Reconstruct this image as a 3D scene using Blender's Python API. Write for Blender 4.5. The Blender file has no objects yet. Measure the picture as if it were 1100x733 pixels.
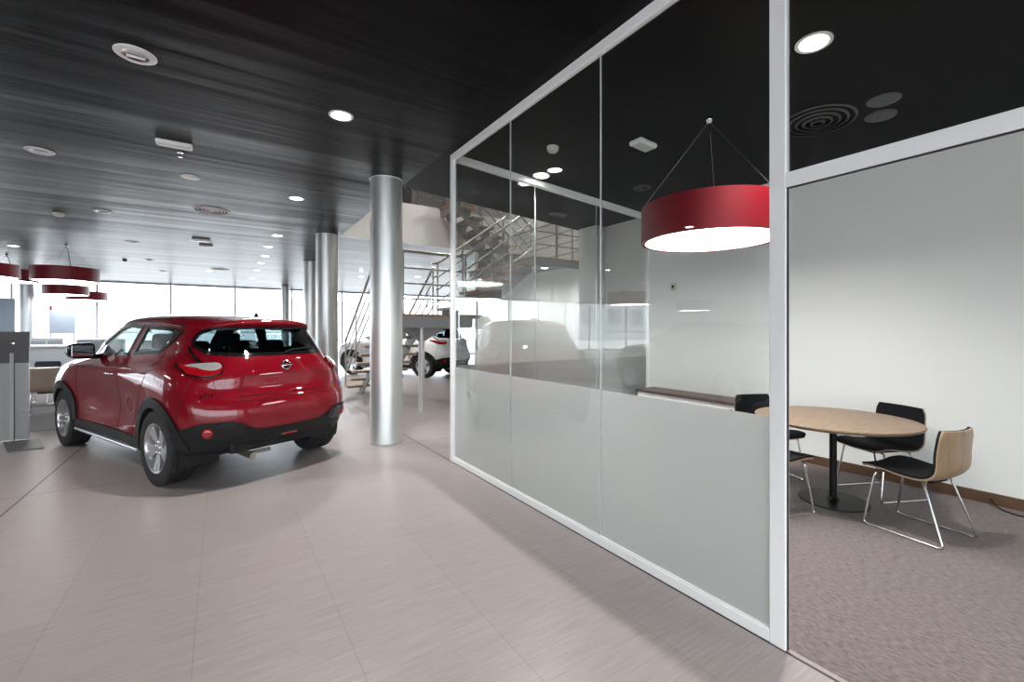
import bpy, bmesh, math, random
import numpy as np
from mathutils import Vector, Matrix, geometry
from mathutils.bvhtree import BVHTree
random.seed(7)
SC = bpy.context.scene
COL = SC.collection
PI = math.pi
WORLD, SPOT, RSPOT, EXPO = 3.6, 150, 125, 1.1

# ---------------------------------------------------------------- materials
def mat(name, base=(.8, .8, .8), rough=.5, metal=0.0, coat=0.0, emit=None, estr=0.0, spec=.5, sheen=0.0):
    m = bpy.data.materials.new(name)
    m.use_nodes = True
    b = m.node_tree.nodes['Principled BSDF']
    b.inputs['Base Color'].default_value = (*base, 1)
    b.inputs['Roughness'].default_value = rough
    b.inputs['Metallic'].default_value = metal
    b.inputs['Specular IOR Level'].default_value = spec
    b.inputs['Coat Weight'].default_value = coat
    b.inputs['Coat Roughness'].default_value = .02
    b.inputs['Sheen Weight'].default_value = sheen
    if emit:
        b.inputs['Emission Color'].default_value = (*emit, 1)
        b.inputs['Emission Strength'].default_value = estr
    return m

def N(m, typ, **kw):
    n = m.node_tree.nodes.new(typ)
    for k, v in kw.items():
        if k.startswith('i_'):
            n.inputs[k[2:].replace('_', ' ')].default_value = v
        else:
            setattr(n, k, v)
    return n

def L(m, a, b):
    m.node_tree.links.new(a, b)

def noise_color(m, c1, c2, scale=(1, 1, 1), nscale=5, detail=4, bump=0.0, coord='Object', dist=.01, rough_var=None):
    """stretched noise between two colours of the thing itself, with optional bump"""
    b = m.node_tree.nodes['Principled BSDF']
    tc = N(m, 'ShaderNodeTexCoord')
    mp = N(m, 'ShaderNodeMapping')
    mp.inputs['Scale'].default_value = scale
    nz = N(m, 'ShaderNodeTexNoise')
    nz.inputs['Scale'].default_value = nscale
    nz.inputs['Detail'].default_value = detail
    mx = N(m, 'ShaderNodeMix', data_type='RGBA')
    mx.inputs['A'].default_value = (*c1, 1)
    mx.inputs['B'].default_value = (*c2, 1)
    rp = N(m, 'ShaderNodeMapRange')
    rp.inputs['From Min'].default_value = .3
    rp.inputs['From Max'].default_value = .7
    L(m, tc.outputs[coord], mp.inputs['Vector'])
    L(m, mp.outputs['Vector'], nz.inputs['Vector'])
    L(m, nz.outputs['Fac'], rp.inputs['Value'])
    L(m, rp.outputs['Result'], mx.inputs['Factor'])
    L(m, mx.outputs['Result'], b.inputs['Base Color'])
    if bump:
        bp = N(m, 'ShaderNodeBump')
        bp.inputs['Strength'].default_value = bump
        bp.inputs['Distance'].default_value = dist
        L(m, nz.outputs['Fac'], bp.inputs['Height'])
        L(m, bp.outputs['Normal'], b.inputs['Normal'])
    return nz, mx

def glass_mat(name, tint=(.93, .97, .95), refl=1.0, rough=0.0):
    """architectural glass: fresnel mix of clear transmission and mirror reflection"""
    m = bpy.data.materials.new(name)
    m.use_nodes = True
    nt = m.node_tree
    nt.nodes.clear()
    out = nt.nodes.new('ShaderNodeOutputMaterial')
    tr = nt.nodes.new('ShaderNodeBsdfTransparent')
    tr.inputs['Color'].default_value = (*tint, 1)
    gl = nt.nodes.new('ShaderNodeBsdfGlossy')
    gl.inputs['Roughness'].default_value = rough
    gl.inputs['Color'].default_value = (refl, refl, refl, 1)
    geo = nt.nodes.new('ShaderNodeNewGeometry')
    mr = nt.nodes.new('ShaderNodeMapRange')
    mr.inputs['To Min'].default_value = 1.5
    mr.inputs['To Max'].default_value = 1 / 1.5
    fr = nt.nodes.new('ShaderNodeFresnel')
    mx = nt.nodes.new('ShaderNodeMixShader')
    L(m, geo.outputs['Backfacing'], mr.inputs['Value'])
    L(m, mr.outputs['Result'], fr.inputs['IOR'])
    L(m, fr.outputs['Fac'], mx.inputs['Fac'])
    L(m, tr.outputs['BSDF'], mx.inputs[1])
    L(m, gl.outputs['BSDF'], mx.inputs[2])
    L(m, mx.outputs['Shader'], out.inputs['Surface'])
    return m

def emission(name, col, strength):
    m = bpy.data.materials.new(name)
    m.use_nodes = True
    nt = m.node_tree
    nt.nodes.clear()
    out = nt.nodes.new('ShaderNodeOutputMaterial')
    e = nt.nodes.new('ShaderNodeEmission')
    e.inputs['Color'].default_value = (*col, 1)
    e.inputs['Strength'].default_value = strength
    L(m, e.outputs['Emission'], out.inputs['Surface'])
    return m

# ---------------------------------------------------------------- mesh helpers
def link(name, me, m, parent=None, smooth=False, loc=None, auto=None):
    o = bpy.data.objects.new(name, me)
    COL.objects.link(o)
    if m is not None:
        for x in (m if isinstance(m, (list, tuple)) else [m]):
            me.materials.append(x)
    if parent is not None:
        o.parent = parent
    if loc is not None:
        o.location = loc
    if smooth:
        me.shade_smooth()
        if auto:
            me.set_sharp_from_angle(angle=math.radians(auto))
    return o

def obj(name, bm, m, parent=None, smooth=False, loc=None, auto=None, recalc=True):
    me = bpy.data.meshes.new(name)
    if recalc:
        bmesh.ops.recalc_face_normals(bm, faces=bm.faces)
    bm.to_mesh(me)
    bm.free()
    return link(name, me, m, parent, smooth, loc, auto)

def tag(o, label=None, cat=None, group=None, kind=None):
    if label: o['label'] = label
    if cat: o['category'] = cat
    if group: o['group'] = group
    if kind: o['kind'] = kind
    return o

def empty(name, loc=(0, 0, 0), rz=0, label=None, cat=None, group=None):
    o = bpy.data.objects.new(name, None)
    COL.objects.link(o)
    o.empty_display_size = .1
    o.location = loc
    o.rotation_euler = (0, 0, rz)
    return tag(o, label, cat, group)

def copy_tree(o, parent=None):
    kids = list(o.children)
    c = o.copy()
    COL.objects.link(c)
    c.parent = parent
    for ch in kids:
        copy_tree(ch, c)
    return c

def box(bm, lo, hi, bevel=0.0, M=None, mi=0):
    c = [(a + b) / 2 for a, b in zip(lo, hi)]
    s = [abs(b - a) for a, b in zip(lo, hi)]
    r = bmesh.ops.create_cube(bm, size=1.0, matrix=Matrix.Translation(c) @ Matrix.Diagonal((*s, 1)))
    vs = r['verts']
    if bevel:
        es = list({e for v in vs for e in v.link_edges})
        rr = bmesh.ops.bevel(bm, geom=es, offset=min(bevel, min(s) * .45), segments=2, profile=.5, affect='EDGES')
        vs = list({v for f in rr['faces'] for v in f.verts} | {v for v in vs if v.is_valid})
    if M is not None:
        bmesh.ops.transform(bm, matrix=M, verts=vs)
    if mi:
        for f in {f for v in vs for f in v.link_faces}:
            f.material_index = mi
    return vs

def bxo(name, lo, hi, m, parent=None, bevel=0.0, **kw):
    bm = bmesh.new()
    box(bm, lo, hi, bevel)
    return obj(name, bm, m, parent, **kw)

def lathe(bm, prof, seg=32, M=None, mi=0, closed=False):
    """profile of (r, z) spun round z"""
    rings = []
    for r, z in prof:
        if r < 1e-6:
            rings.append([bm.verts.new((0, 0, z))])
        else:
            rings.append([bm.verts.new((r * math.cos(2 * PI * i / seg), r * math.sin(2 * PI * i / seg), z)) for i in range(seg)])
    pairs = list(zip(rings, rings[1:]))
    if closed:
        pairs.append((rings[-1], rings[0]))
    fs = []
    for a, b in pairs:
        for i in range(seg):
            j = (i + 1) % seg
            if len(a) == 1 and len(b) == 1:
                continue
            if len(a) == 1:
                fs.append(bm.faces.new((a[0], b[i], b[j])))
            elif len(b) == 1:
                fs.append(bm.faces.new((a[i], a[j], b[0])))
            else:
                fs.append(bm.faces.new((a[i], a[j], b[j], b[i])))
    for f in fs:
        f.material_index = mi
    vs = [v for r in rings for v in r]
    if M is not None:
        bmesh.ops.transform(bm, matrix=M, verts=vs)
    return vs

def tube(bm, pts, r, seg=10, closed=False, fillet=0.0, cap=True):
    """round rod along a polyline with filleted corners"""
    P = [Vector(p) for p in pts]
    if fillet:
        Q = []
        n = len(P)
        for i, p in enumerate(P):
            if not closed and i in (0, n - 1):
                Q.append(p); continue
            a, b = P[i - 1], P[(i + 1) % n]
            da, db = (a - p), (b - p)
            t = min(fillet, da.length * .45, db.length * .45)
            s, e = p + da.normalized() * t, p + db.normalized() * t
            for k in range(6):
                u = k / 5
                Q.append(s * (1 - u) ** 2 + p * 2 * u * (1 - u) + e * u * u)
        P = Q
    n = len(P)
    rings = []
    up = None
    for i, p in enumerate(P):
        if closed:
            d = (P[(i + 1) % n] - P[i - 1]).normalized()
        else:
            d = (P[min(i + 1, n - 1)] - P[max(i - 1, 0)]).normalized()
        if up is None:
            up = Vector((0, 0, 1)) if abs(d.z) < .9 else Vector((1, 0, 0))
        up = (up - d * up.dot(d)).normalized()
        s = d.cross(up)
        rings.append([bm.verts.new(p + (up * math.cos(2 * PI * k / seg) + s * math.sin(2 * PI * k / seg)) * r) for k in range(seg)])
    m = n if closed else n - 1
    for i in range(m):
        a, b = rings[i], rings[(i + 1) % n]
        for k in range(seg):
            bm.faces.new((a[k], a[(k + 1) % seg], b[(k + 1) % seg], b[k]))
    if cap and not closed:
        bm.faces.new(rings[0][::-1])
        bm.faces.new(rings[-1])

def prism(bm, poly, z0, z1, M=None, mi=0):
    a = [bm.verts.new((x, y, z0)) for x, y in poly]
    b = [bm.verts.new((x, y, z1)) for x, y in poly]
    n = len(poly)
    fs = [bm.faces.new(a[::-1]), bm.faces.new(b)]
    for i in range(n):
        j = (i + 1) % n
        fs.append(bm.faces.new((a[i], a[j], b[j], b[i])))
    for f in fs:
        f.material_index = mi
    if M is not None:
        bmesh.ops.transform(bm, matrix=M, verts=a + b)

def struct(name, bm, m, **kw):
    o = obj(name, bm, m, **kw)
    o['kind'] = 'structure'
    return o

def sbox(name, lo, hi, m, **kw):
    o = bxo(name, lo, hi, m, **kw)
    o['kind'] = 'structure'
    return o
# ================================================================ CARS
M_tyre = mat('tyre rubber', (.012, .012, .013), .75)
M_alloy = mat('silver alloy', (.62, .62, .64), .28, .9)
M_black = mat('black plastic trim', (.008, .008, .009), .5, spec=.3)
M_gloss = mat('gloss black', (.008, .008, .009), .08)
M_seat = mat('dark seat fabric', (.03, .03, .034), .85)
M_lining = mat('dark cabin lining', (.035, .035, .038), .8)
M_chrome = mat('chrome', (.75, .75, .76), .12, 1.0)
M_redlens = mat('red lamp lens', (.30, .004, .008), .08, coat=1)
M_clearlens = mat('clear lamp lens', (.50, .47, .47), .15, .4, coat=1)
M_carglass = glass_mat('car window glass', (.84, .89, .88))
M_privacy = glass_mat('dark rear window glass', (.50, .55, .57))
M_dark = mat('wheel well dark', (.01, .01, .01), .9)
M_steel_dark = mat('exhaust steel', (.45, .42, .38), .3, .9)
M_blue = mat('blue badge', (.03, .25, .5), .3)

def paint(name, base, metal=.35):
    m = mat(name, base, .5, metal, coat=1.0, spec=.05)
    return m

_NX = 14
BELTS = [
 # (X list, Y list, Z list) of one belt from the rear centre round the side to the nose
 ([.28, .29, .34, .42, .50, .755, 1.2, 1.7, 2.25, 2.8, 3.28, 3.70, 3.88, 3.94],
  [0, .30, .50, .58, .62, .64, .64, .64, .64, .64, .64, .56, .34, 0],
  [.27] * 14),
 ([.12, .14, .22, .34, .50, .755, 1.2, 1.7, 2.25, 2.8, 3.28, 3.78, 3.97, 4.03],
  [0, .38, .61, .75, .83, .855, .835, .81, .81, .84, .86, .76, .48, 0],
  [.345, .345, .335, .315, .29, .27, .25, .25, .25, .25, .25, .25, .24, .24]),
 ([.03, .05, .14, .27, .45, .755, 1.2, 1.7, 2.25, 2.8, 3.28, 3.82, 4.04, 4.11],
  [0, .39, .64, .79, .865, .885, .86, .825, .825, .86, .885, .80, .5, 0],
  [.47, .47, .46, .45, .44, .44, .43, .43, .43, .43, .43, .44, .44, .44]),
 ([.00, .02, .11, .245, .44, .755, 1.2, 1.7, 2.25, 2.8, 3.28, 3.84, 4.07, 4.135],
  [0, .40, .655, .81, .88, .895, .858, .812, .810, .85, .89, .82, .5, 0],
  [.62, .62, .61, .60, .60, .60, .59, .58, .58, .59, .60, .60, .60, .60]),
 ([.02, .04, .13, .26, .44, .755, 1.2, 1.7, 2.25, 2.8, 3.28, 3.83, 4.06, 4.12],
  [0, .40, .655, .815, .885, .900, .865, .822, .82, .852, .89, .82, .5, 0],
  [.74, .74, .74, .74, .75, .76, .74, .72, .72, .74, .76, .74, .74, .74]),
 ([.08, .10, .18, .29, .45, .755, 1.2, 1.7, 2.25, 2.8, 3.28, 3.76, 3.98, 4.05],
  [0, .39, .635, .79, .872, .892, .868, .846, .840, .855, .875, .80, .48, 0],
  [.85, .85, .85, .865, .89, .90, .88, .86, .86, .88, .88, .85, .85, .85]),
 ([.09, .11, .19, .31, .46, .76, 1.2, 1.7, 2.25, 2.8, 3.26, 3.66, 3.86, 3.92],
  [0, .38, .61, .74, .828, .856, .848, .838, .832, .83, .83, .76, .45, 0],
  [.97, .97, .98, .995, 1.01, 1.02, .99, .97, .97, .98, .97, .95, .94, .94]),
 ([.13, .15, .25, .39, .53, .81, 1.2, 1.7, 2.25, 2.8, 3.15, 3.42, 3.58, 3.64],
  [0, .37, .565, .665, .730, .765, .778, .782, .778, .765, .74, .64, .4, 0],
  [1.09, 1.09, 1.09, 1.09, 1.10, 1.10, 1.07, 1.045, 1.04, 1.04, 1.03, 1.03, 1.03, 1.03]),
 ([.17, .195, .30, .45, .60, .86, 1.2, 1.7, 2.25, 2.68, 2.86, 2.96, 3.06, 3.10],
  [0, .36, .545, .635, .690, .722, .738, .745, .742, .73, .70, .60, .35, 0],
  [1.16, 1.16, 1.16, 1.16, 1.16, 1.15, 1.13, 1.11, 1.10, 1.08, 1.07, 1.07, 1.08, 1.09]),
 ([.25, .275, .38, .53, .67, .90, 1.2, 1.7, 2.2, 2.50, 2.63, 2.71, 2.79, 2.82],
  [0, .35, .525, .605, .652, .678, .692, .70, .70, .69, .665, .57, .33, 0],
  [1.27, 1.27, 1.27, 1.27, 1.27, 1.265, 1.25, 1.24, 1.235, 1.24, 1.245, 1.25, 1.25, 1.25]),
 ([.35, .37, .46, .60, .72, .93, 1.2, 1.7, 2.1, 2.30, 2.40, 2.46, 2.53, 2.56],
  [0, .34, .50, .568, .607, .628, .64, .648, .645, .63, .60, .52, .30, 0],
  [1.38, 1.38, 1.375, 1.375, 1.38, 1.385, 1.385, 1.385, 1.385, 1.385, 1.39, 1.395, 1.395, 1.395]),
 ([.31, .33, .43, .60, .75, .96, 1.2, 1.7, 2.05, 2.2, 2.27, 2.32, 2.36, 2.38],
  [0, .33, .475, .533, .560, .575, .588, .592, .585, .57, .53, .46, .27, 0],
  [1.45, 1.448, 1.435, 1.435, 1.45, 1.47, 1.485, 1.49, 1.485, 1.48, 1.475, 1.475, 1.477, 1.48]),
 ([.37, .39, .48, .64, .79, .98, 1.2, 1.65, 1.95, 2.05, 2.10, 2.14, 2.16, 2.17],
  [0, .21, .305, .36, .385, .40, .41, .415, .41, .39, .36, .30, .18, 0],
  [1.482, 1.481, 1.478, 1.485, 1.500, 1.517, 1.527, 1.535, 1.533, 1.53, 1.525, 1.523, 1.523, 1.523]),
 ([.41, .43, .50, .64, .80, .98, 1.2, 1.65, 1.9, 2.0, 2.05, 2.08, 2.09, 2.10],
  [0] * 14,
  [1.488, 1.488, 1.492, 1.502, 1.514, 1.528, 1.538, 1.546, 1.546, 1.543, 1.541, 1.540, 1.540, 1.540]),
]

def _cr(p0, p1, p2, p3, t):
    return .5 * ((2 * p1) + (-p0 + p2) * t + (2 * p0 - 5 * p1 + 4 * p2 - p3) * t * t + (-p0 + 3 * p1 - 3 * p2 + p3) * t ** 3)

class Shell:
    """smooth body surface through the belts; t runs rear centre (0) to nose (13), signed for the two sides; k runs sill to roof"""
    def __init__(self, belts):
        self.K = len(belts)
        self.C = []
        for X, Y, Z in belts:
            self.C.append(([X[1]] + list(X) + [X[_NX - 2]], [-Y[1]] + list(Y) + [-Y[_NX - 2]], [Z[1]] + list(Z) + [Z[_NX - 2]]))
    def _w(self, u):
        u2 = u * u; u3 = u2 * u
        return (.5 * (-u + 2 * u2 - u3), .5 * (2 - 5 * u2 + 3 * u3), .5 * (u + 4 * u2 - 3 * u3), .5 * (-u2 + u3))
    def comp(self, t, k, cs=(0, 1, 2)):
        t = min(max(t, 0), _NX - 1)
        i = min(int(t), _NX - 2)
        w = self._w(t - i)
        k = min(max(k, 0), self.K - 1)
        j = min(int(k), self.K - 2)
        q = self._w(k - j)
        C = self.C
        out = []
        for c in cs:
            r = [w[0] * C[m][c][i] + w[1] * C[m][c][i + 1] + w[2] * C[m][c][i + 2] + w[3] * C[m][c][i + 3]
                 for m in range(max(j - 1, 0), min(j + 3, self.K))]
            if j == 0: r.insert(0, 2 * r[0] - r[1])
            if j == self.K - 2: r.append(2 * r[-1] - r[-2])
            out.append(q[0] * r[0] + q[1] * r[1] + q[2] * r[2] + q[3] * r[3])
        return out
    def at(self, t, k):
        p = self.comp(abs(t), k)
        return Vector((p[0], -p[1] if t < 0 else p[1], p[2]))
    def k_of(self, t, z):
        """belt parameter at which the surface reaches height z"""
        f = lambda k: self.comp(t, k, (2,))[0]
        prev = f(1)
        k = 1.0
        while k < self.K - 1:
            nz = f(k + .5)
            if (prev - z) * (nz - z) <= 0:
                a, b = k, k + .5
                for _ in range(10):
                    m = (a + b) / 2
                    if (f(m) - z) * (prev - z) > 0: a = m
                    else: b = m
                return (a + b) / 2
            prev = nz
            k += .5
        return 1.0 if z < f(1) else self.K - 1
    def normal(self, t, k):
        e = .02
        a = self.at(t + e, k) - self.at(t - e, k) if abs(t) > e else self.at(e, k) - self.at(-e, k)
        b = self.at(t, min(k + e, self.K - 1)) - self.at(t, max(k - e, 0))
        n = b.cross(a)
        if n.length < 1e-9: return Vector((0, 0, 1))
        n.normalize()
        p = self.at(t, k)
        c = Vector((2.0, 0, .8))
        if n.dot(p - c) < 0: n = -n
        return n

def _densify(poly, step):
    out = []
    n = len(poly)
    for i in range(n):
        a, b = Vector(poly[i]), Vector(poly[(i + 1) % n])
        k = max(1, int((b - a).length / step))
        for j in range(k):
            out.append(a + (b - a) * j / k)
    return out

def _smooth_poly(poly, n=6):
    """closed spline through the points"""
    out = []
    P = [np.array(p, float) for p in poly]
    m = len(P)
    for i in range(m):
        for j in range(n):
            out.append(tuple(_cr(P[i - 1], P[i], P[(i + 1) % m], P[(i + 2) % m], j / n)))
    return out

def _inset(poly, d):
    """shrink a polygon by moving its edges in"""
    P = [Vector(p) for p in poly]
    n = len(P)
    area = sum(P[i].x * P[(i + 1) % n].y - P[(i + 1) % n].x * P[i].y for i in range(n))
    sg = 1 if area > 0 else -1
    out = []
    for i in range(n):
        a, b, c = P[i - 1], P[i], P[(i + 1) % n]
        e1, e2 = (b - a).normalized(), (c - b).normalized()
        n1, n2 = Vector((-e1.y, e1.x)) * sg, Vector((-e2.y, e2.x)) * sg
        m = (n1 + n2)
        if m.length < 1e-6: m = n1
        m.normalize()
        out.append(b + m * (d / max(.4, m.dot(n1))))
    return out

def cdt(outer, hole=None, step=.03):
    vs, es = [], []
    def ring(p):
        s = len(vs)
        vs.extend(p)
        es.extend([(s + i, s + (i + 1) % len(p)) for i in range(len(p))])
    ring(_densify(outer, step))
    if hole: ring(_densify(hole, step))
    xs = [p.x for p in vs]; ys = [p.y for p in vs]
    x = min(xs) + step / 2
    inner = []
    while x < max(xs):
        y = min(ys) + step / 2
        while y < max(ys):
            inner.append(Vector((x, y)))
            y += step
        x += step
    V, _, F, _, _, _ = geometry.delaunay_2d_cdt(vs + inner, es, [], 0, 1e-5)
    def ins(poly, x, y):
        c = False
        for i in range(len(poly)):
            (x1, y1), (x2, y2) = poly[i], poly[i - 1]
            if (y1 > y) != (y2 > y) and x < (x2 - x1) * (y - y1) / (y2 - y1) + x1: c = not c
        return c
    keep = []
    for f in F:
        x = sum(V[i].x for i in f) / len(f); y = sum(V[i].y for i in f) / len(f)
        if ins(outer, x, y) and not (hole and ins(hole, x, y)): keep.append(f)
    used = sorted({i for f in keep for i in f})
    mp = {a: b for b, a in enumerate(used)}
    return [V[i] for i in used], [[mp[i] for i in f] for f in keep]

def mesh_from(pts, nrm, faces, off, thick):
    """a skin of given thickness whose outer face stands OFF proud of the surface"""
    bm = bmesh.new()
    top = [bm.verts.new(p + n * off) for p, n in zip(pts, nrm)]
    fl = []
    for f in faces:
        try: fl.append(bm.faces.new([top[i] for i in f]))
        except ValueError: pass
    if thick:
        bot = [bm.verts.new(p + n * (off - thick)) for p, n in zip(pts, nrm)]
        cnt = {}
        for f in faces:
            for i in range(len(f)):
                a, b = f[i], f[(i + 1) % len(f)]
                cnt[(a, b)] = cnt.get((a, b), 0) + 1
        for f in faces:
            try: bm.faces.new([bot[i] for i in reversed(f)])
            except ValueError: pass
        for (a, b) in cnt:
            if (b, a) not in cnt:
                try: bm.faces.new((top[b], top[a], bot[a], bot[b]))
                except ValueError: pass
    return bm

def param_patch(sh, outer, hole=None, off=.004, thick=.01, step=.12, zmode=True, side=1, zs=4.0):
    """patch laid on the body; polygon of (t, z). z is scaled so that a triangle step suits both axes"""
    o2 = [(a, b * zs) for a, b in outer]
    h2 = [(a, b * zs) for a, b in hole] if hole else None
    P, F = cdt(o2, h2, step)
    pts, nr = [], []
    for p in P:
        t = p.x * side
        k = sh.k_of(abs(t), p.y / zs) if zmode else p.y / zs
        pts.append(sh.at(t, k)); nr.append(sh.normal(t, k))
    return mesh_from(pts, nr, F, off, thick)

def ray_patch(bvh, outer, fn, hole=None, off=.004, thick=.01, step=.03):
    """patch of a flat outline thrown onto the body; fn(p) gives ray origin, direction and a fallback point"""
    P, F = cdt(outer, hole, step)
    pts, nr = [], []
    for p in P:
        o, d, fb = fn(p)
        hit, n, _, _ = bvh.ray_cast(o, d)
        if hit is None:
            hit, n = fb, -d
        if n.dot(d) > 0: n = -n
        pts.append(hit); nr.append(n)
    return mesh_from(pts, nr, F, off, thick)

def make_wheel(parent, x, s, spokes=5):
    """tyre and alloy rim; s = +1 left side"""
    w = bpy.data.objects.new('wheel', None)
    COL.objects.link(w)
    w.parent = parent
    w.location = (x, s * .775, .334)
    R = Matrix.Rotation(-s * PI / 2, 4, 'X')       # local z -> outward
    bm = bmesh.new()
    prof = [(.212, -.100), (.235, -.108), (.28, -.112), (.312, -.106), (.328, -.092), (.334, -.075)]
    for g in (-.045, -.015, .015, .045):
        prof += [(.334, g - .009), (.326, g - .006), (.326, g + .006), (.334, g + .009)]
    prof += [(.334, .075), (.328, .092), (.312, .106), (.28, .112), (.235, .108), (.212, .100), (.208, .0)]
    lathe(bm, prof, 72, R, closed=True)
    # tread blocks: small sipes cut as raised bars on the shoulders
    for i in range(56):
        a = 2 * PI * i / 56
        for zz in (-.088, .088):
            Mb = R @ Matrix.Rotation(a, 4, 'Z') @ Matrix.Translation((.327, 0, zz))
            box(bm, (-.005, -.011, -.014), (.006, .011, .014), 0, Mb)
    obj('tyre', bm, M_tyre, w, smooth=True, auto=35)
    bm = bmesh.new()
    # rim barrel and lip
    lathe(bm, [(.212, .100), (.220, .104), (.219, .110), (.207, .106), (.199, .085), (.192, .03), (.190, -.08), (.2, -.1)], 64, R)
    lathe(bm, [(.0, .062), (.03, .062), (.034, .075), (.045, .078), (.062, .066), (.066, .03)], 32, R)
    for i in range(spokes):
        a = 2 * PI * i / spokes + PI / 2
        for da in (-.13, .13):
            # each spoke a tapering bar from hub to rim
            Mr = R @ Matrix.Rotation(a, 4, 'Z')
            h0, h1 = .045, .206
            y0, y1 = da * .10, da * .27
            poly = [(h0, y0 - .018, .074), (h0, y0 + .018, .074), (h1, y1 + .027, .096), (h1, y1 - .027, .096)]
            top = [bm.verts.new(Mr @ Vector(p)) for p in poly]
            bot = [bm.verts.new(Mr @ Vector((p[0], p[1] * 1.0, p[2] - .035))) for p in poly]
            bm.faces.new(top); bm.faces.new(bot[::-1])
            for k in range(4):
                bm.faces.new((top[k], top[(k + 1) % 4], bot[(k + 1) % 4], bot[k]))
        # wheel nut
    obj('rim', bm, M_alloy, w, smooth=True, auto=30)
    bm = bmesh.new()
    lathe(bm, [(0, -.02), (.185, -.02), (.185, .0), (0, .0)], 32, R)
    lathe(bm, [(0, .0), (.14, .0), (.14, .02), (0, .02)], 32, R)
    obj('brake_disc', bm, M_steel_dark, w, smooth=True, auto=30)
    bm = bmesh.new()
    for i in range(5):
        a = 2 * PI * (i + .5) / 5 + PI / 2
        lathe(bm, [(0, .088), (.008, .086), (.009, .07)], 8, R @ Matrix.Translation((.052 * math.cos(a), .052 * math.sin(a), 0)))
    lathe(bm, [(0, .082), (.022, .080), (.024, .074)], 24, R)
    obj('hub_cap', bm, M_chrome, w, smooth=True)
    return w

def rounded_block(bm, lo, hi, r, M=None):
    return box(bm, lo, hi, r, M)

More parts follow.
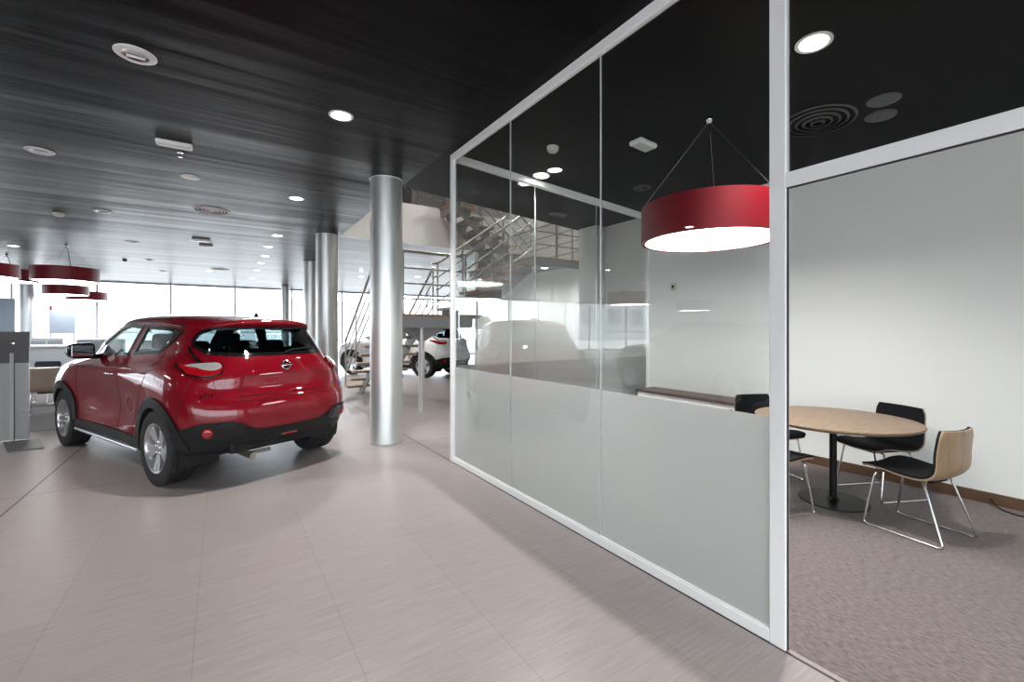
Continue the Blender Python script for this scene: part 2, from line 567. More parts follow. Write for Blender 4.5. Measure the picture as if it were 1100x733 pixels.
def make_car(name, label, cat, pm, loc, rz, scale, detail=True, lamp='boomerang', cladding=True, belts=BELTS):
    root = empty(name, loc, rz, label, cat)
    root.scale = scale
    sh = Shell(belts)
    NU, NV = 10, 7
    ts = [i / NU for i in range(13 * NU + 1)]
    ks = [j / NV for j in range((sh.K - 1) * NV + 1)]
    half = [[sh.at(t, k) for t in ts] for k in ks]
    WX = ((.755, .334), (3.285, .334))
    WR = .395
    # outlines seen from the side (x, z)
    winF = [(2.72, 1.105), (1.76, 1.125), (1.64, 1.41), (1.98, 1.43), (2.24, 1.385)]
    winR = [(1.62, 1.13), (1.06, 1.165), (.88, 1.27), (.80, 1.36), (1.08, 1.395), (1.52, 1.412)]
    rearW = [(-2.5, 1.165), (-1.3, 1.15), (0, 1.147), (1.3, 1.15), (2.5, 1.165), (3.5, 1.235), (3.45, 1.30), (3.0, 1.36), (2.2, 1.395), (1.1, 1.405), (0, 1.407), (-1.1, 1.405), (-2.2, 1.395), (-3.0, 1.36), (-3.45, 1.30), (-3.5, 1.235)]
    wsc = [(-11.9, 1.12), (-13.0, 1.13), (-13.0, 1.43), (-11.4, 1.42), (-10.7, 1.36), (-10.9, 1.2)]
    def inside(poly, x, y):
        c = False
        n = len(poly)
        for i in range(n):
            (x1, y1), (x2, y2) = poly[i], poly[i - 1]
            if (y1 > y) != (y2 > y) and x < (x2 - x1) * (y - y1) / (y2 - y1) + x1:
                c = not c
        return c
    def _unused(): pass
    iF, iR = _inset(winF, .012), _inset(winR, .012)
    iF = [tuple(p) for p in iF]; iR = [tuple(p) for p in iR]
    irear = [(a * .985, 1.28 + (b - 1.28) * .93) for a, b in rearW]
    def is_hole(t, k, p):
        x, y, z = p
        if inside(iF, x, z) and abs(y) > .5 and 7 < abs(t) < 11.3: return True
        if inside(iR, x, z) and abs(y) > .5 and abs(t) > 4.2: return True
        if abs(t) < 3.7 and z > 1.1 and inside(irear, t, z) and k < 10.6: return True
        if abs(t) > 10.9 and 8.15 < k < 10.7: return True
        for wx, wz in WX:
            if abs(y) > .45 and math.hypot(x - wx, z - wz) < WR - .022: return True
        return False
    def build(offset, cut, mt, nm):
        bm = bmesh.new()
        V = {}
        def vert(j, i, s):
            t = ts[i]
            if s < 0 and (i == 0 or i == len(ts) - 1): s = 1
            if j == len(ks) - 1: s = 1
            key = (j, i, s)
            if key not in V:
                p = half[j][i]
                q = Vector((p.x, p.y * s, p.z))
                if offset:
                    n = sh.normal(t, ks[j]); q += Vector((n.x, n.y * s, n.z)) * offset
                V[key] = bm.verts.new(q)
            return V[key]
        for s in (1, -1):
            for j in range(len(ks) - 1):
                for i in range(len(ts) - 1):
                    tm, km = (ts[i] + ts[i + 1]) / 2, (ks[j] + ks[j + 1]) / 2
                    p = (half[j][i] + half[j + 1][i + 1]) / 2
                    if cut and is_hole(tm * s, km, (p.x, p.y * s, p.z)): continue
                    vs = [vert(j, i, s), vert(j, i + 1, s), vert(j + 1, i + 1, s), vert(j + 1, i, s)]
                    vs = list(dict.fromkeys(vs))
                    if len(vs) < 3: continue
                    if s < 0: vs.reverse()
                    try:
                        fc = bm.faces.new(vs)
                        if km < 1.3 and mt is pm: fc.material_index = 1
                    except ValueError: pass
        if not cut: return bm
        bmesh.ops.remove_doubles(bm, verts=bm.verts, dist=1e-4)
        return bm
    full = build(0, False, None, None)
    bmesh.ops.remove_doubles(full, verts=full.verts, dist=1e-4)
    bmesh.ops.triangulate(full, faces=full.faces)
    bvh = BVHTree.FromBMesh(full)
    full.free()
    body = obj('body', build(0, True, pm, 'body'), [pm, M_black], root, smooth=True)
    obj('cabin_lining', build(-.025, True, None, None), M_lining, root, smooth=True)
    # underside tray and wheel wells
    bm = bmesh.new()
    box(bm, (.40, -.62, .24), (3.8, .62, .40), .02)
    box(bm, (1.18, -.79, .26), (2.86, .79, .42), .02)
    obj('underbody', bm, M_dark, root)
    for wx, wz in WX:
        for s in (1, -1):
            bm = bmesh.new()
            R = Matrix.Translation((wx, s * .50, wz)) @ Matrix.Rotation(-s * PI / 2, 4, 'X')
            seg = 40
            rin = []
            for zz, rr in ((0.0, .0), (0.0, WR - .01), (.345, WR - .01)):
                ring = []
                for i in range(seg + 1):
                    a = -PI * .12 + PI * 1.24 * i / seg
                    v = Vector((rr * math.cos(a), rr * math.sin(a), zz))
                    # wheel axis along y: local x -> car x, local y -> up
                    ring.append(bm.verts.new((wx + v.x, s * (.50 + zz), wz + v.y)))
                rin.append(ring)
            for a, b in zip(rin, rin[1:]):
                for i in range(seg):
                    bm.faces.new((a[i], a[i + 1], b[i + 1], b[i]))
            bmesh.ops.remove_doubles(bm, verts=bm.verts, dist=1e-5)
            obj('wheel_well', bm, M_dark, root)
    # ---- side glazing
    def sidefn(s):
        return lambda p: (Vector((p.x, s * 2, p.y)), Vector((0, -s, 0)), Vector((p.x, s * .86, p.y)))
    for s in (1, -1):
        for nm, w, gm in (('front_side_window', winF, M_carglass), ('rear_side_window', winR, M_carglass)):
            fr = obj(nm, ray_patch(bvh, _inset(w, -.014), sidefn(s), _inset(w, .022), off=.006, thick=.016), M_gloss, root, smooth=True, auto=40)
            obj('pane', ray_patch(bvh, _inset(w, .016), sidefn(s), off=-.001, thick=.004), gm, fr, smooth=True, auto=40)
        # black hidden handle panel at the rear edge of the back window
        pts = [(1.05, 1.17), (.88, 1.265), (.80, 1.355), (.93, 1.378), (.99, 1.28)]
        hp = obj('rear_door_handle_panel', ray_patch(bvh, pts, sidefn(s), off=.010, thick=.012), M_black, root, smooth=True, auto=40)
        obj('handle_recess', ray_patch(bvh, [(.96, 1.25), (.915, 1.25), (.87, 1.33), (.905, 1.335)], sidefn(s), off=.014, thick=.004), M_gloss, hp, smooth=True)
        # drip rail above the doors
        bm = bmesh.new()
        pts = []
        for i in range(24):
            x = 2.30 - i * (2.30 - .80) / 23
            zz = 1.455 - ((x - 1.6) ** 2) * (.13 if x > 1.6 else .075)
            h, n, _, _ = bvh.ray_cast(Vector((x, s * 2, zz)), Vector((0, -s, 0)))
            if h: pts.append(h + Vector((0, s * .003, 0)))
        tube(bm, pts, .007, 6)
        obj('drip_rail', bm, M_gloss, root, smooth=True)
    # ---- rear window and windscreen
    fr = obj('rear_window', param_patch(sh, [(a * 1.03, 1.28 + (b - 1.28) * 1.06) for a, b in rearW], [(a * .95, 1.28 + (b - 1.28) * .84) for a, b in rearW], off=.004, thick=.012), M_gloss, root, smooth=True, auto=40)
    obj('pane', param_patch(sh, [(a * .97, 1.28 + (b - 1.28) * .92) for a, b in rearW], off=.0, thick=.004), M_privacy, fr, smooth=True, auto=40)
    ws = [(10.85, 8.2), (13.0, 8.2), (13.0, 10.72), (10.85, 10.72)]
    for s in (1, -1):
        P = param_patch(sh, ws, off=0, thick=.004, zmode=False, side=s, zs=1.0)
        if s == 1: bmw = P
        else:
            me = bpy.data.meshes.new('w'); P.to_mesh(me); P.free(); bmw.from_mesh(me); bpy.data.meshes.remove(me)
    obj('windscreen', bmw, M_carglass, root, smooth=True, auto=40)
    # ---- cladding: wheel arches, sills, bumper
    for wx, wz in WX:
        for s in (1, -1):
            outer = [(wx + .448 * math.cos(a), wz + .448 * math.sin(a)) for a in [math.radians(-6 + 183 * i / 40) for i in range(41)]]
            inner = [(wx + (WR - .035) * math.cos(a), wz + (WR - .035) * math.sin(a)) for a in [math.radians(177 - 183 * i / 40) for i in range(41)]]
            obj('wheel_arch_trim', ray_patch(bvh, outer + inner, lambda p, s=s: (Vector((p.x, s * 2, p.y)), Vector((0, -s, 0)), Vector((p.x, s * .865, p.y))), off=.018, thick=.04), M_black, root, smooth=True, auto=50)
    for s in (1, -1):
        o = obj('sill_trim', ray_patch(bvh, [(1.13, .255), (2.90, .255), (2.86, .37), (1.18, .37)], sidefn(s), off=.014, thick=.03), M_black, root, smooth=True, auto=50)
        bm = bmesh.new()
        box(bm, (1.16, s * .80, .245), (2.88, s * .885, .275), .01)
        obj('side_step', bm, M_alloy if detail else M_black, root)
    # rear bumper valance: black, wraps round from wheel arch to wheel arch
    for s in (1, -1):
        val = [(0, .345), (1.5, .345), (2.5, .335), (3.3, .318), (3.72, .305), (3.76, .50), (3.6, .545), (3.2, .56), (2.55, .595), (1.55, .60), (1.25, .565), (.8, .50), (0, .49)]
        P = param_patch(sh, val, off=.012, thick=.03, side=s, step=.1)
        if s == 1: bmv = P
        else:
            me = bpy.data.meshes.new('w'); P.to_mesh(me); P.free(); bmv.from_mesh(me); bpy.data.meshes.remove(me)
    vo = obj('rear_bumper_valance', bmv, M_black, root, smooth=True, auto=50)
    bm = bmesh.new()
    box(bm, (.10, -.55, .30), (.40, .55, .40), .03)
    obj('diffuser', bm, M_black, vo)
    if detail:
        for s in (1, -1):
            obj('fog_lamp_recess', param_patch(sh, _smooth_poly([(1.15, .49), (1.8, .455), (2.4, .465), (2.62, .50), (2.55, .545), (2.2, .575), (1.5, .585), (1.2, .56)], 4), off=.020, thick=.006, side=s, step=.08), M_gloss, vo, smooth=True, auto=50)
            p = sh.at(2.35 * s, sh.k_of(2.35, .512)); n = sh.normal(2.35 * s, sh.k_of(2.35, .512))
            bm = bmesh.new()
            Mx = Matrix.Translation(p + n * .02) @ n.to_track_quat('Z', 'Y').to_matrix().to_4x4()
            lathe(bm, [(0, .014), (.03, .012), (.042, .004), (.046, -.01)], 28, Mx)
            obj('fog_lamp', bm, M_redlens, vo, smooth=True)
        bm = bmesh.new()
        box(bm, (.045, -.085, .395), (.12, .085, .425), .01)
        obj('rear_fog_strip', bm, M_redlens, vo)
        bm = bmesh.new()
        tube(bm, [(.07, .36, .255), (.30, .36, .27), (.6, .3, .28)], .03, 16)
        tube(bm, [(.12, .16, .275), (.16, .34, .265)], .018, 8)
        obj('exhaust_pipe', bm, M_steel_dark, root, smooth=True, auto=40)
    # ---- seams
    def seam(name, pts, w=.006, fn=None):
        bm = bmesh.new()
        q = []
        for i in range(len(pts) - 1):
            a, b = Vector(pts[i]), Vector(pts[i + 1])
            kk = max(2, int((b - a).length / .04))
            for j in range(kk):
                q.append(a + (b - a) * j / kk)
        q.append(Vector(pts[-1]))
        out = [fn(p) for p in q]
        out = [p for p in out if p is not None]
        tube(bm, out, w / 2, 4, cap=False)
        obj(name, bm, M_dark, root)
    def on_side(s):
        def f(p):
            h, n, _, _ = bvh.ray_cast(Vector((p.x, s * 2, p.y)), Vector((0, -s, 0)))
            return h
        return f
    if detail:
        for s in (1, -1):
            seam('door_seam', [(2.92, 1.05), (2.90, .75), (2.80, .45), (2.72, .37), (1.78, .37), (1.74, .6), (1.74, 1.06)], fn=on_side(s))
            seam('door_seam', [(1.78, .37), (1.36, .37), (1.26, .55), (1.12, .78), (1.0, .95), (.97, 1.1), (.93, 1.25)], fn=on_side(s))
            seam('bumper_seam', [(.37, .60), (.33, .85), (.32, .98)], fn=on_side(s))
            seam('tailgate_seam', [(2.9 * s, 1.18), (2.6 * s, 1.10), (2.25 * s, 1.0), (2.08 * s, .90), (1.85 * s, .80), (1.6 * s, .765), (0, .75)], fn=lambda p: sh.at(p.x if p.x else .0, sh.k_of(abs(p.x), p.y)))
    # plate recess on the tailgate
        bm = param_patch(sh, [(-1.25, .80), (1.25, .80), (1.1, .96), (-1.1, .96)], off=.004, thick=.006, step=.1)
        obj('plate_panel', bm, pm, root, smooth=True, auto=30)
        seam('plate_seam', [(-1.27, .795), (1.27, .795), (1.12, .965), (-1.12, .965), (-1.27, .795)], fn=lambda p: (lambda k: sh.at(p.x, k) + sh.normal(p.x, k) * .003)(sh.k_of(abs(p.x), p.y)), w=.004)
        # small dark screws where the plate would go
        bm = bmesh.new()
        for yy in (-.16, .12):
            bm = bmesh.new()
            h, n, _, _ = bvh.ray_cast(Vector((-1, yy, .88)), Vector((1, 0, 0)))
            lathe(bm, [(0, .009), (.009, .007), (.009, 0)], 10, Matrix.Translation(h) @ Matrix.Rotation(-PI / 2, 4, 'Y'))
            obj('plate_screw', bm, M_black, root)
        # round maker's badge: ring and cross bar
        h, n, _, _ = bvh.ray_cast(Vector((-1, 0, 1.045)), Vector((1, 0, 0)))
        if n.x > 0: n = -n
        Mx = Matrix.Translation(h + n * .006) @ n.to_track_quat('Z', 'Y').to_matrix().to_4x4()
        bm = bmesh.new()
        seg = 40
        lathe(bm, [(.036, 0), (.036, .008), (.046, .010), (.050, .006), (.050, 0)], seg, Mx, closed=True)
        box(bm, (-.060, -.010, .002), (.060, .010, .013), .003, Mx)
        badge = obj('badge', bm, M_chrome, root, smooth=True, auto=40)
        txt('badge_lettering', 'NISSAN', .0155, .0015, Mx @ Matrix.Translation((0, -.0055, .0135)), M_gloss, badge)
        # model lettering low on the rear quarter
        tt, zz = 2.32, .80
        k = sh.k_of(tt, zz); p = sh.at(tt, k); n = sh.normal(tt, k)
        Mx = Matrix.Translation(p + n * .003) @ n.to_track_quat('Z', 'Y').to_matrix().to_4x4()
        txt('model_lettering', 'JUKE', .052, .002, Mx, M_chrome, root)
        k = sh.k_of(2.6, .80); p = sh.at(-2.62, k); n = sh.normal(-2.62, k)
        Mx = Matrix.Translation(p + n * .003) @ n.to_track_quat('Z', 'Y').to_matrix().to_4x4()
        bm = bmesh.new(); box(bm, (-.055, -.018, 0), (.055, .018, .004), .003, Mx)
        obj('blue_side_badge', bm, M_blue, root)
    # ---- tail lamps
    for s in (1, -1):
        if lamp == 'boomerang':
            base = _smooth_poly([(1.86, 1.075), (1.82, 1.03), (1.98, .985), (2.6, .970), (3.3, .985), (3.9, 1.03), (4.4, 1.075), (3.6, 1.078), (2.8, 1.088), (2.1, 1.094)], 5)
            fr = obj('tail_lamp', param_patch(sh, base, off=.012, thick=.02, side=s, step=.07), M_gloss, root, smooth=True, auto=50)
            obj('red_lens', param_patch(sh, _smooth_poly([(1.90, 1.065), (1.87, 1.03), (2.02, .993), (2.6, .979), (3.3, .994), (3.85, 1.035), (4.15, 1.066), (3.5, 1.070), (2.8, 1.079), (2.1, 1.086)], 5), off=.020, thick=.01, side=s, step=.06), M_redlens, fr, smooth=True, auto=50)
            obj('clear_lens', param_patch(sh, _smooth_poly([(1.93, 1.064), (1.92, 1.040), (2.2, 1.020), (2.7, 1.024), (3.1, 1.040), (3.7, 1.052), (3.4, 1.064), (2.7, 1.074), (2.1, 1.080)], 5), off=.026, thick=.01, side=s, step=.06), M_clearlens, fr, smooth=True, auto=50)
            fin = [(3.72, 1.225), (3.78, 1.195), (3.45, 1.13), (3.05, 1.07), (2.75, 1.07), (3.0, 1.11), (3.4, 1.17)]
            obj('lamp_fin', param_patch(sh, fin, off=.018, thick=.02, side=s, step=.06), M_gloss, fr, smooth=True, auto=50)
        else:
            base = _smooth_poly([(1.75, 1.03), (2.5, .985), (3.2, .99), (3.9, 1.04), (4.5, 1.09), (3.8, 1.10), (3.0, 1.095), (2.2, 1.08)], 5)
            fr = obj('tail_lamp', param_patch(sh, base, off=.012, thick=.02, side=s, step=.08), M_redlens, root, smooth=True, auto=50)
            obj('clear_lens', param_patch(sh, [(2.2, 1.03), (3.2, 1.02), (3.4, 1.05), (2.4, 1.06)], off=.018, thick=.01, side=s, step=.08), M_clearlens, fr, smooth=True, auto=50)
    # head lamps (front, seen only in reflection)
    for s in (1, -1):
        obj('head_lamp', param_patch(sh, _smooth_poly([(10.9, .80), (11.7, .80), (11.9, .88), (11.2, .93), (10.7, .90)], 4), off=.01, thick=.02, side=s, step=.08), M_clearlens, root, smooth=True)
    for s in (1, -1):
        P = param_patch(sh, [(11.9, .42), (13, .42), (13, .80), (12.2, .78)], off=.008, thick=.02, side=s, step=.1)
        if s == 1: bmv = P
        else:
            me = bpy.data.meshes.new('w'); P.to_mesh(me); P.free(); bmv.from_mesh(me); bpy.data.meshes.remove(me)
    obj('grille', bmv, M_gloss, root, smooth=True, auto=50)
    # ---- mirrors
    for s in (1, -1):
        bm = bmesh.new()
        Mx = Matrix.Translation((2.42, s * .95, 1.155)) @ Matrix.Rotation(s * .12, 4, 'Z')
        bmesh.ops.create_uvsphere(bm, u_segments=28, v_segments=18, radius=1)
        sp = lambda v, e: math.copysign(abs(v) ** e, v)
        for v in bm.verts:
            c = v.co
            v.co = Vector((max(sp(c.x, .8) * .085, -.04), sp(c.y, .55) * .125, sp(c.z, .55) * .085 * (1 + .18 * c.y * -s)))
        bmesh.ops.transform(bm, matrix=Mx, verts=bm.verts)
        mo = obj('door_mirror', bm, M_gloss, root, smooth=True, auto=60)
        bm = bmesh.new()
        box(bm, (-.044, -.098, -.058), (-.0385, .098, .060), .002, Mx)
        obj('mirror_glass', bm, M_mirror, mo)
        bm = bmesh.new()
        tube(bm, [(2.43, s * .88, 1.10), (2.47, s * .80, 1.085), (2.52, s * .73, 1.09)], .028, 10)
        obj('mirror_arm', bm, M_gloss, mo, smooth=True)
    # ---- door handle of the front doors
    for s in (1, -1):
        h, n, _, _ = bvh.ray_cast(Vector((1.90, s * 2, .935)), Vector((0, -s, 0)))
        bm = bmesh.new()
        tube(bm, [h + Vector((-.08, 0, 0)), h + Vector((-.06, s * .032, .0)), h + Vector((.07, s * .032, -.004)), h + Vector((.09, 0, -.004))], .011, 8, fillet=.02)
        obj('door_handle', bm, M_chrome, root, smooth=True)
    # ---- aerial and wiper
    bm = bmesh.new()
    lathe(bm, [(.0, .045), (.010, .035), (.022, .012), (.030, 0)], 12, Matrix.Translation((.62, 0, 1.512)) @ Matrix.Diagonal((1.6, .7, 1, 1)))
    obj('roof_aerial', bm, M_gloss, root, smooth=True)
    if detail:
        bm = bmesh.new()
        pts = []
        for yy, zz in ((-.02, 1.165), (-.12, 1.19), (-.42, 1.205)):
            h, n, _, _ = bvh.ray_cast(Vector((-1, yy, zz)), Vector((1, 0, 0)))
            pts.append(h + Vector((-.018, 0, 0)))
        tube(bm, pts, .009, 6)
        obj('rear_wiper', bm, M_black, root, smooth=True)
    # ---- wheels
    for wx, wz in WX:
        for s in (1, -1):
            make_wheel(root, wx, s)
    # ---- seats
    def seat(x, y, w, rear=False):
        bm = bmesh.new()
        box(bm, (x - .05, y - w / 2, .50), (x + .48, y + w / 2, .66), .06)
        Mb = Matrix.Translation((x, y, .62)) @ Matrix.Rotation(-.22, 4, 'Y')
        box(bm, (-.11, -w / 2, 0), (.03, w / 2, .56), .05, Mb)
        so = obj('seat', bm, M_seat, root, smooth=True, auto=50)
        for yy in ((0,) if not rear else (-.42, 0, .42)):
            bm = bmesh.new()
            Mh = Matrix.Translation((x - .13, y + yy, 1.24 if not rear else 1.17))
            box(bm, (-.05, -.13, -.07), (.05, .13, .10), .04, Mh)
            tube(bm, [Mh @ Vector((0, -.05, -.18)), Mh @ Vector((0, -.05, -.05))], .008, 6)
            tube(bm, [Mh @ Vector((0, .05, -.18)), Mh @ Vector((0, .05, -.05))], .008, 6)
            obj('headrest', bm, M_seat, so, smooth=True, auto=50)
    seat(1.95, .36, .50); seat(1.95, -.36, .50); seat(1.12, 0, 1.24, True)
    bm = bmesh.new()
    box(bm, (2.55, -.68, .75), (2.95, .68, 1.02), .06)
    obj('dashboard', bm, M_lining, root)
    bm = bmesh.new()
    Mx = Matrix.Translation((2.42, .36, .98)) @ Matrix.Rotation(-.45 + PI / 2, 4, 'Y')
    pts = [Mx @ Vector((.185 * math.cos(a), .185 * math.sin(a), 0)) for a in [2 * PI * i / 24 for i in range(24)]]
    tube(bm, pts, .014, 6, closed=True)
    tube(bm, [pts[0], pts[12]], .014, 6)
    obj('steering_wheel', bm, M_black, root, smooth=True)
    return root

def txt(name, body, size, ext, Mx, m, parent):
    cu = bpy.data.curves.new(name, 'FONT')
    cu.body = body; cu.size = size; cu.extrude = ext; cu.align_x = 'CENTER'
    o = bpy.data.objects.new(name, cu)
    COL.objects.link(o)
    dg = bpy.context.evaluated_depsgraph_get()
    me = bpy.data.meshes.new_from_object(o.evaluated_get(dg))
    bpy.data.objects.remove(o)
    me.transform(Mx)
    me.materials.clear()
    return link(name, me, m, parent)

M_mirror = mat('mirror', (.8, .8, .82), .03, 1.0)
M_red = paint('deep red metallic paint', (.19, .0010, .008), .0)
HEAD = math.radians(90 + 23.5)      # car x axis points along its heading
def place_car(fn, rear_axle, heading_deg, scale, **kw):
    a = math.radians(90 + heading_deg)
    s = scale
    off = Vector((math.cos(a), math.sin(a), 0)) * (-.755 * s[0])
    return fn(loc=(rear_axle[0] + off.x, rear_axle[1] + off.y, 0), rz=a, scale=s, **kw)
red_car = place_car(make_car, (.253, 5.487), 24.8, (1.05, .94, 1.03), name='compact_car',
          label='glossy red compact crossover car parked on the tiled floor before the columns', cat='car', pm=M_red)
# ================================================================ ROOM SHELL
CZ = 3.32
M_white = mat('white wall paint', (.80, .81, .79), .6)
M_white2 = mat('white plaster', (.78, .78, .77), .7)
M_frame = mat('white lacquered aluminium', (.90, .90, .90), .35)
M_clear = glass_mat('clear partition glass', (.965, .978, .972))
M_facade = glass_mat('facade glass', (.97, .985, .99))
M_edge = mat('pale green glass edge', (.52, .56, .55), .3)
M_black_gasket = mat('black gasket', (.01, .01, .012), .6)
M_wood = mat('oak veneer', (.36, .22, .13), .42)
noise_color(M_wood, (.27, .18, .115), (.18, .12, .078), (1.5, 14, 14), 3.2, 6)
M_woodback = mat('oak shell veneer', (.5, .36, .22), .4)
noise_color(M_woodback, (.40, .285, .175), (.30, .20, .12), (10, 10, 1.2), 4, 5)
M_skirt = mat('brown oak skirting', (.17, .095, .05), .5)
noise_color(M_skirt, (.13, .07, .036), (.085, .045, .024), (6, 1, 6), 6, 4)
M_col = mat('satin aluminium cladding', (.66, .67, .66), .38, .75)
M_steel = mat('brushed stainless steel', (.42, .40, .37), .3, 1.0)
M_greysteel = mat('grey painted steel', (.33, .34, .34), .5)
M_tread = mat('oak tread', (.42, .24, .12), .45)
noise_color(M_tread, (.46, .27, .14), (.32, .18, .09), (12, 1, 12), 3, 4)
M_mull = mat('facade mullion grey', (.45, .48, .52), .5)

# showroom floor: 0.6 x 1.2 m tiles, joints in both directions, fine grain across
M_floor = mat('grey brown stoneware tiles', (.3, .26, .25), .3)
def floor_nodes(m):
    b = m.node_tree.nodes['Principled BSDF']
    geo = N(m, 'ShaderNodeNewGeometry')
    sep = N(m, 'ShaderNodeSeparateXYZ')
    L(m, geo.outputs['Position'], sep.inputs['Vector'])
    def math_(op, a, b_=None, c=None):
        n = N(m, 'ShaderNodeMath', operation=op)
        for i, v in enumerate((a, b_, c)):
            if v is None: continue
            if isinstance(v, (int, float)): n.inputs[i].default_value = v
            else: L(m, v, n.inputs[i])
        return n.outputs[0]
    x = math_('ADD', sep.outputs['X'], 0.79 + 60)
    y = math_('ADD', sep.outputs['Y'], -5.4 + 60)
    y = math_('ADD', y, math_('MULTIPLY', sep.outputs['X'], .03))
    def joint(v, period, w):
        f = math_('FRACT', math_('DIVIDE', v, period))
        d = math_('MINIMUM', f, math_('SUBTRACT', 1.0, f))
        d = math_('MULTIPLY', d, period)
        return math_('LESS_THAN', d, w)
    jx = joint(x, .595, .0022)
    jy = joint(y, 1.2, .0016)
    # wide dark expansion joints every few metres
    ex = joint(math_('ADD', sep.outputs['X'], 1.40 + 3.48 * 20), 3.48, .0075)
    ey = joint(math_('ADD', y, 0), 12.0, .004)
    big = math_('MAXIMUM', ex, ey)
    fine = math_('MAXIMUM', jx, jy)
    # per-tile tone
    tx = math_('FLOOR', math_('DIVIDE', x, .595)); ty = math_('FLOOR', math_('DIVIDE', y, 1.2))
    cmb = N(m, 'ShaderNodeCombineXYZ')
    L(m, tx, cmb.inputs[0]); L(m, ty, cmb.inputs[1])
    wn = N(m, 'ShaderNodeTexWhiteNoise', noise_dimensions='3D')
    L(m, cmb.outputs[0], wn.inputs['Vector'])
    # grain
    mp = N(m, 'ShaderNodeMapping'); mp.inputs['Scale'].default_value = (1.5, 34, 1)
    L(m, geo.outputs['Position'], mp.inputs['Vector'])
    nz = N(m, 'ShaderNodeTexNoise'); nz.inputs['Scale'].default_value = 2.2; nz.inputs['Detail'].default_value = 8; nz.inputs['Roughness'].default_value = .68
    L(m, mp.outputs['Vector'], nz.inputs['Vector'])
    rp = N(m, 'ShaderNodeMapRange'); rp.inputs['From Min'].default_value = .3; rp.inputs['From Max'].default_value = .7
    L(m, nz.outputs['Fac'], rp.inputs['Value'])
    mx = N(m, 'ShaderNodeMix', data_type='RGBA')
    mx.inputs['A'].default_value = (.292, .252, .246, 1); mx.inputs['B'].default_value = (.392, .345, .337, 1)
    L(m, rp.outputs[0], mx.inputs['Factor'])
    tone = N(m, 'ShaderNodeMix', data_type='RGBA', blend_type='MULTIPLY')
    tone.inputs['Factor'].default_value = 1
    L(m, mx.outputs['Result'], tone.inputs['A'])
    tr = N(m, 'ShaderNodeMapRange'); tr.inputs['To Min'].default_value = .95; tr.inputs['To Max'].default_value = 1.04
    L(m, wn.outputs['Value'], tr.inputs['Value'])
    cc = N(m, 'ShaderNodeCombineXYZ')
    for i in range(3): L(m, tr.outputs[0], cc.inputs[i])
    L(m, cc.outputs[0], tone.inputs['B'])
    m1 = N(m, 'ShaderNodeMix', data_type='RGBA')
    L(m, math_('MULTIPLY', fine, .33), m1.inputs['Factor']); L(m, tone.outputs['Result'], m1.inputs['A'])
    m1.inputs['B'].default_value = (.13, .115, .105, 1)
    m2 = N(m, 'ShaderNodeMix', data_type='RGBA')
    L(m, big, m2.inputs['Factor']); L(m, m1.outputs['Result'], m2.inputs['A'])
    m2.inputs['B'].default_value = (.035, .03, .028, 1)
    L(m, m2.outputs['Result'], b.inputs['Base Color'])
    rr = N(m, 'ShaderNodeMapRange'); rr.inputs['To Min'].default_value = .24; rr.inputs['To Max'].default_value = .40
    L(m, nz.outputs['Fac'], rr.inputs['Value']); L(m, rr.outputs[0], b.inputs['Roughness'])
    bp = N(m, 'ShaderNodeBump'); bp.inputs['Strength'].default_value = .12; bp.inputs['Distance'].default_value = .002
    L(m, nz.outputs['Fac'], bp.inputs['Height']); L(m, bp.outputs['Normal'], b.inputs['Normal'])
floor_nodes(M_floor)

# woven carpet
M_carpet = mat('woven taupe carpet', (.2, .16, .15), .95, sheen=.2)
def carpet_nodes(m, c1, c2):
    b = m.node_tree.nodes['Principled BSDF']
    geo = N(m, 'ShaderNodeNewGeometry')
    mp = N(m, 'ShaderNodeMapping'); mp.inputs['Scale'].default_value = (95, 30, 1); mp.inputs['Rotation'].default_value = (0, 0, .0)
    L(m, geo.outputs['Position'], mp.inputs['Vector'])
    wv = N(m, 'ShaderNodeTexNoise'); wv.inputs['Scale'].default_value = 1.0; wv.inputs['Detail'].default_value = 3
    L(m, mp.outputs['Vector'], wv.inputs['Vector'])
    wa = N(m, 'ShaderNodeTexWave', wave_type='BANDS', bands_direction='X'); wa.inputs['Scale'].default_value = 26; wa.inputs['Distortion'].default_value = 2.5; wa.inputs['Detail'].default_value = 2; wa.inputs['Detail Scale'].default_value = 3
    L(m, geo.outputs['Position'], wa.inputs['Vector'])
    ad = N(m, 'ShaderNodeMath', operation='MULTIPLY_ADD'); ad.inputs[1].default_value = .35
    L(m, wa.outputs['Fac'], ad.inputs[0]); L(m, wv.outputs['Fac'], ad.inputs[2])
    rp = N(m, 'ShaderNodeMapRange'); rp.inputs['From Min'].default_value = .42; rp.inputs['From Max'].default_value = .92
    L(m, ad.outputs[0], rp.inputs['Value'])
    mx = N(m, 'ShaderNodeMix', data_type='RGBA'); mx.inputs['A'].default_value = (*c1, 1); mx.inputs['B'].default_value = (*c2, 1)
    L(m, rp.outputs[0], mx.inputs['Factor']); L(m, mx.outputs['Result'], b.inputs['Base Color'])
    bp = N(m, 'ShaderNodeBump'); bp.inputs['Strength'].default_value = .7; bp.inputs['Distance'].default_value = .004
    L(m, ad.outputs[0], bp.inputs['Height']); L(m, bp.outputs['Normal'], b.inputs['Normal'])
carpet_nodes(M_carpet, (.062, .046, .045), (.235, .188, .178))
M_carpet2 = mat('grey carpet', (.2, .19, .2), .95)
carpet_nodes(M_carpet2, (.20, .19, .20), (.32, .31, .32))

# dark satin metal ceiling with a slight ripple running across the hall
M_ceil = mat('anthracite metal ceiling', (.008, .0083, .0098), .32, .0, spec=.08)
nzc, _ = noise_color(M_ceil, (.0012, .0013, .0022), (.0028, .003, .0045), (.07, 1.0, 1), 1.3, 4, bump=.75, dist=.05)
M_ceilroom = mat('black painted ceiling', (.006, .0064, .007), .5, spec=.1)

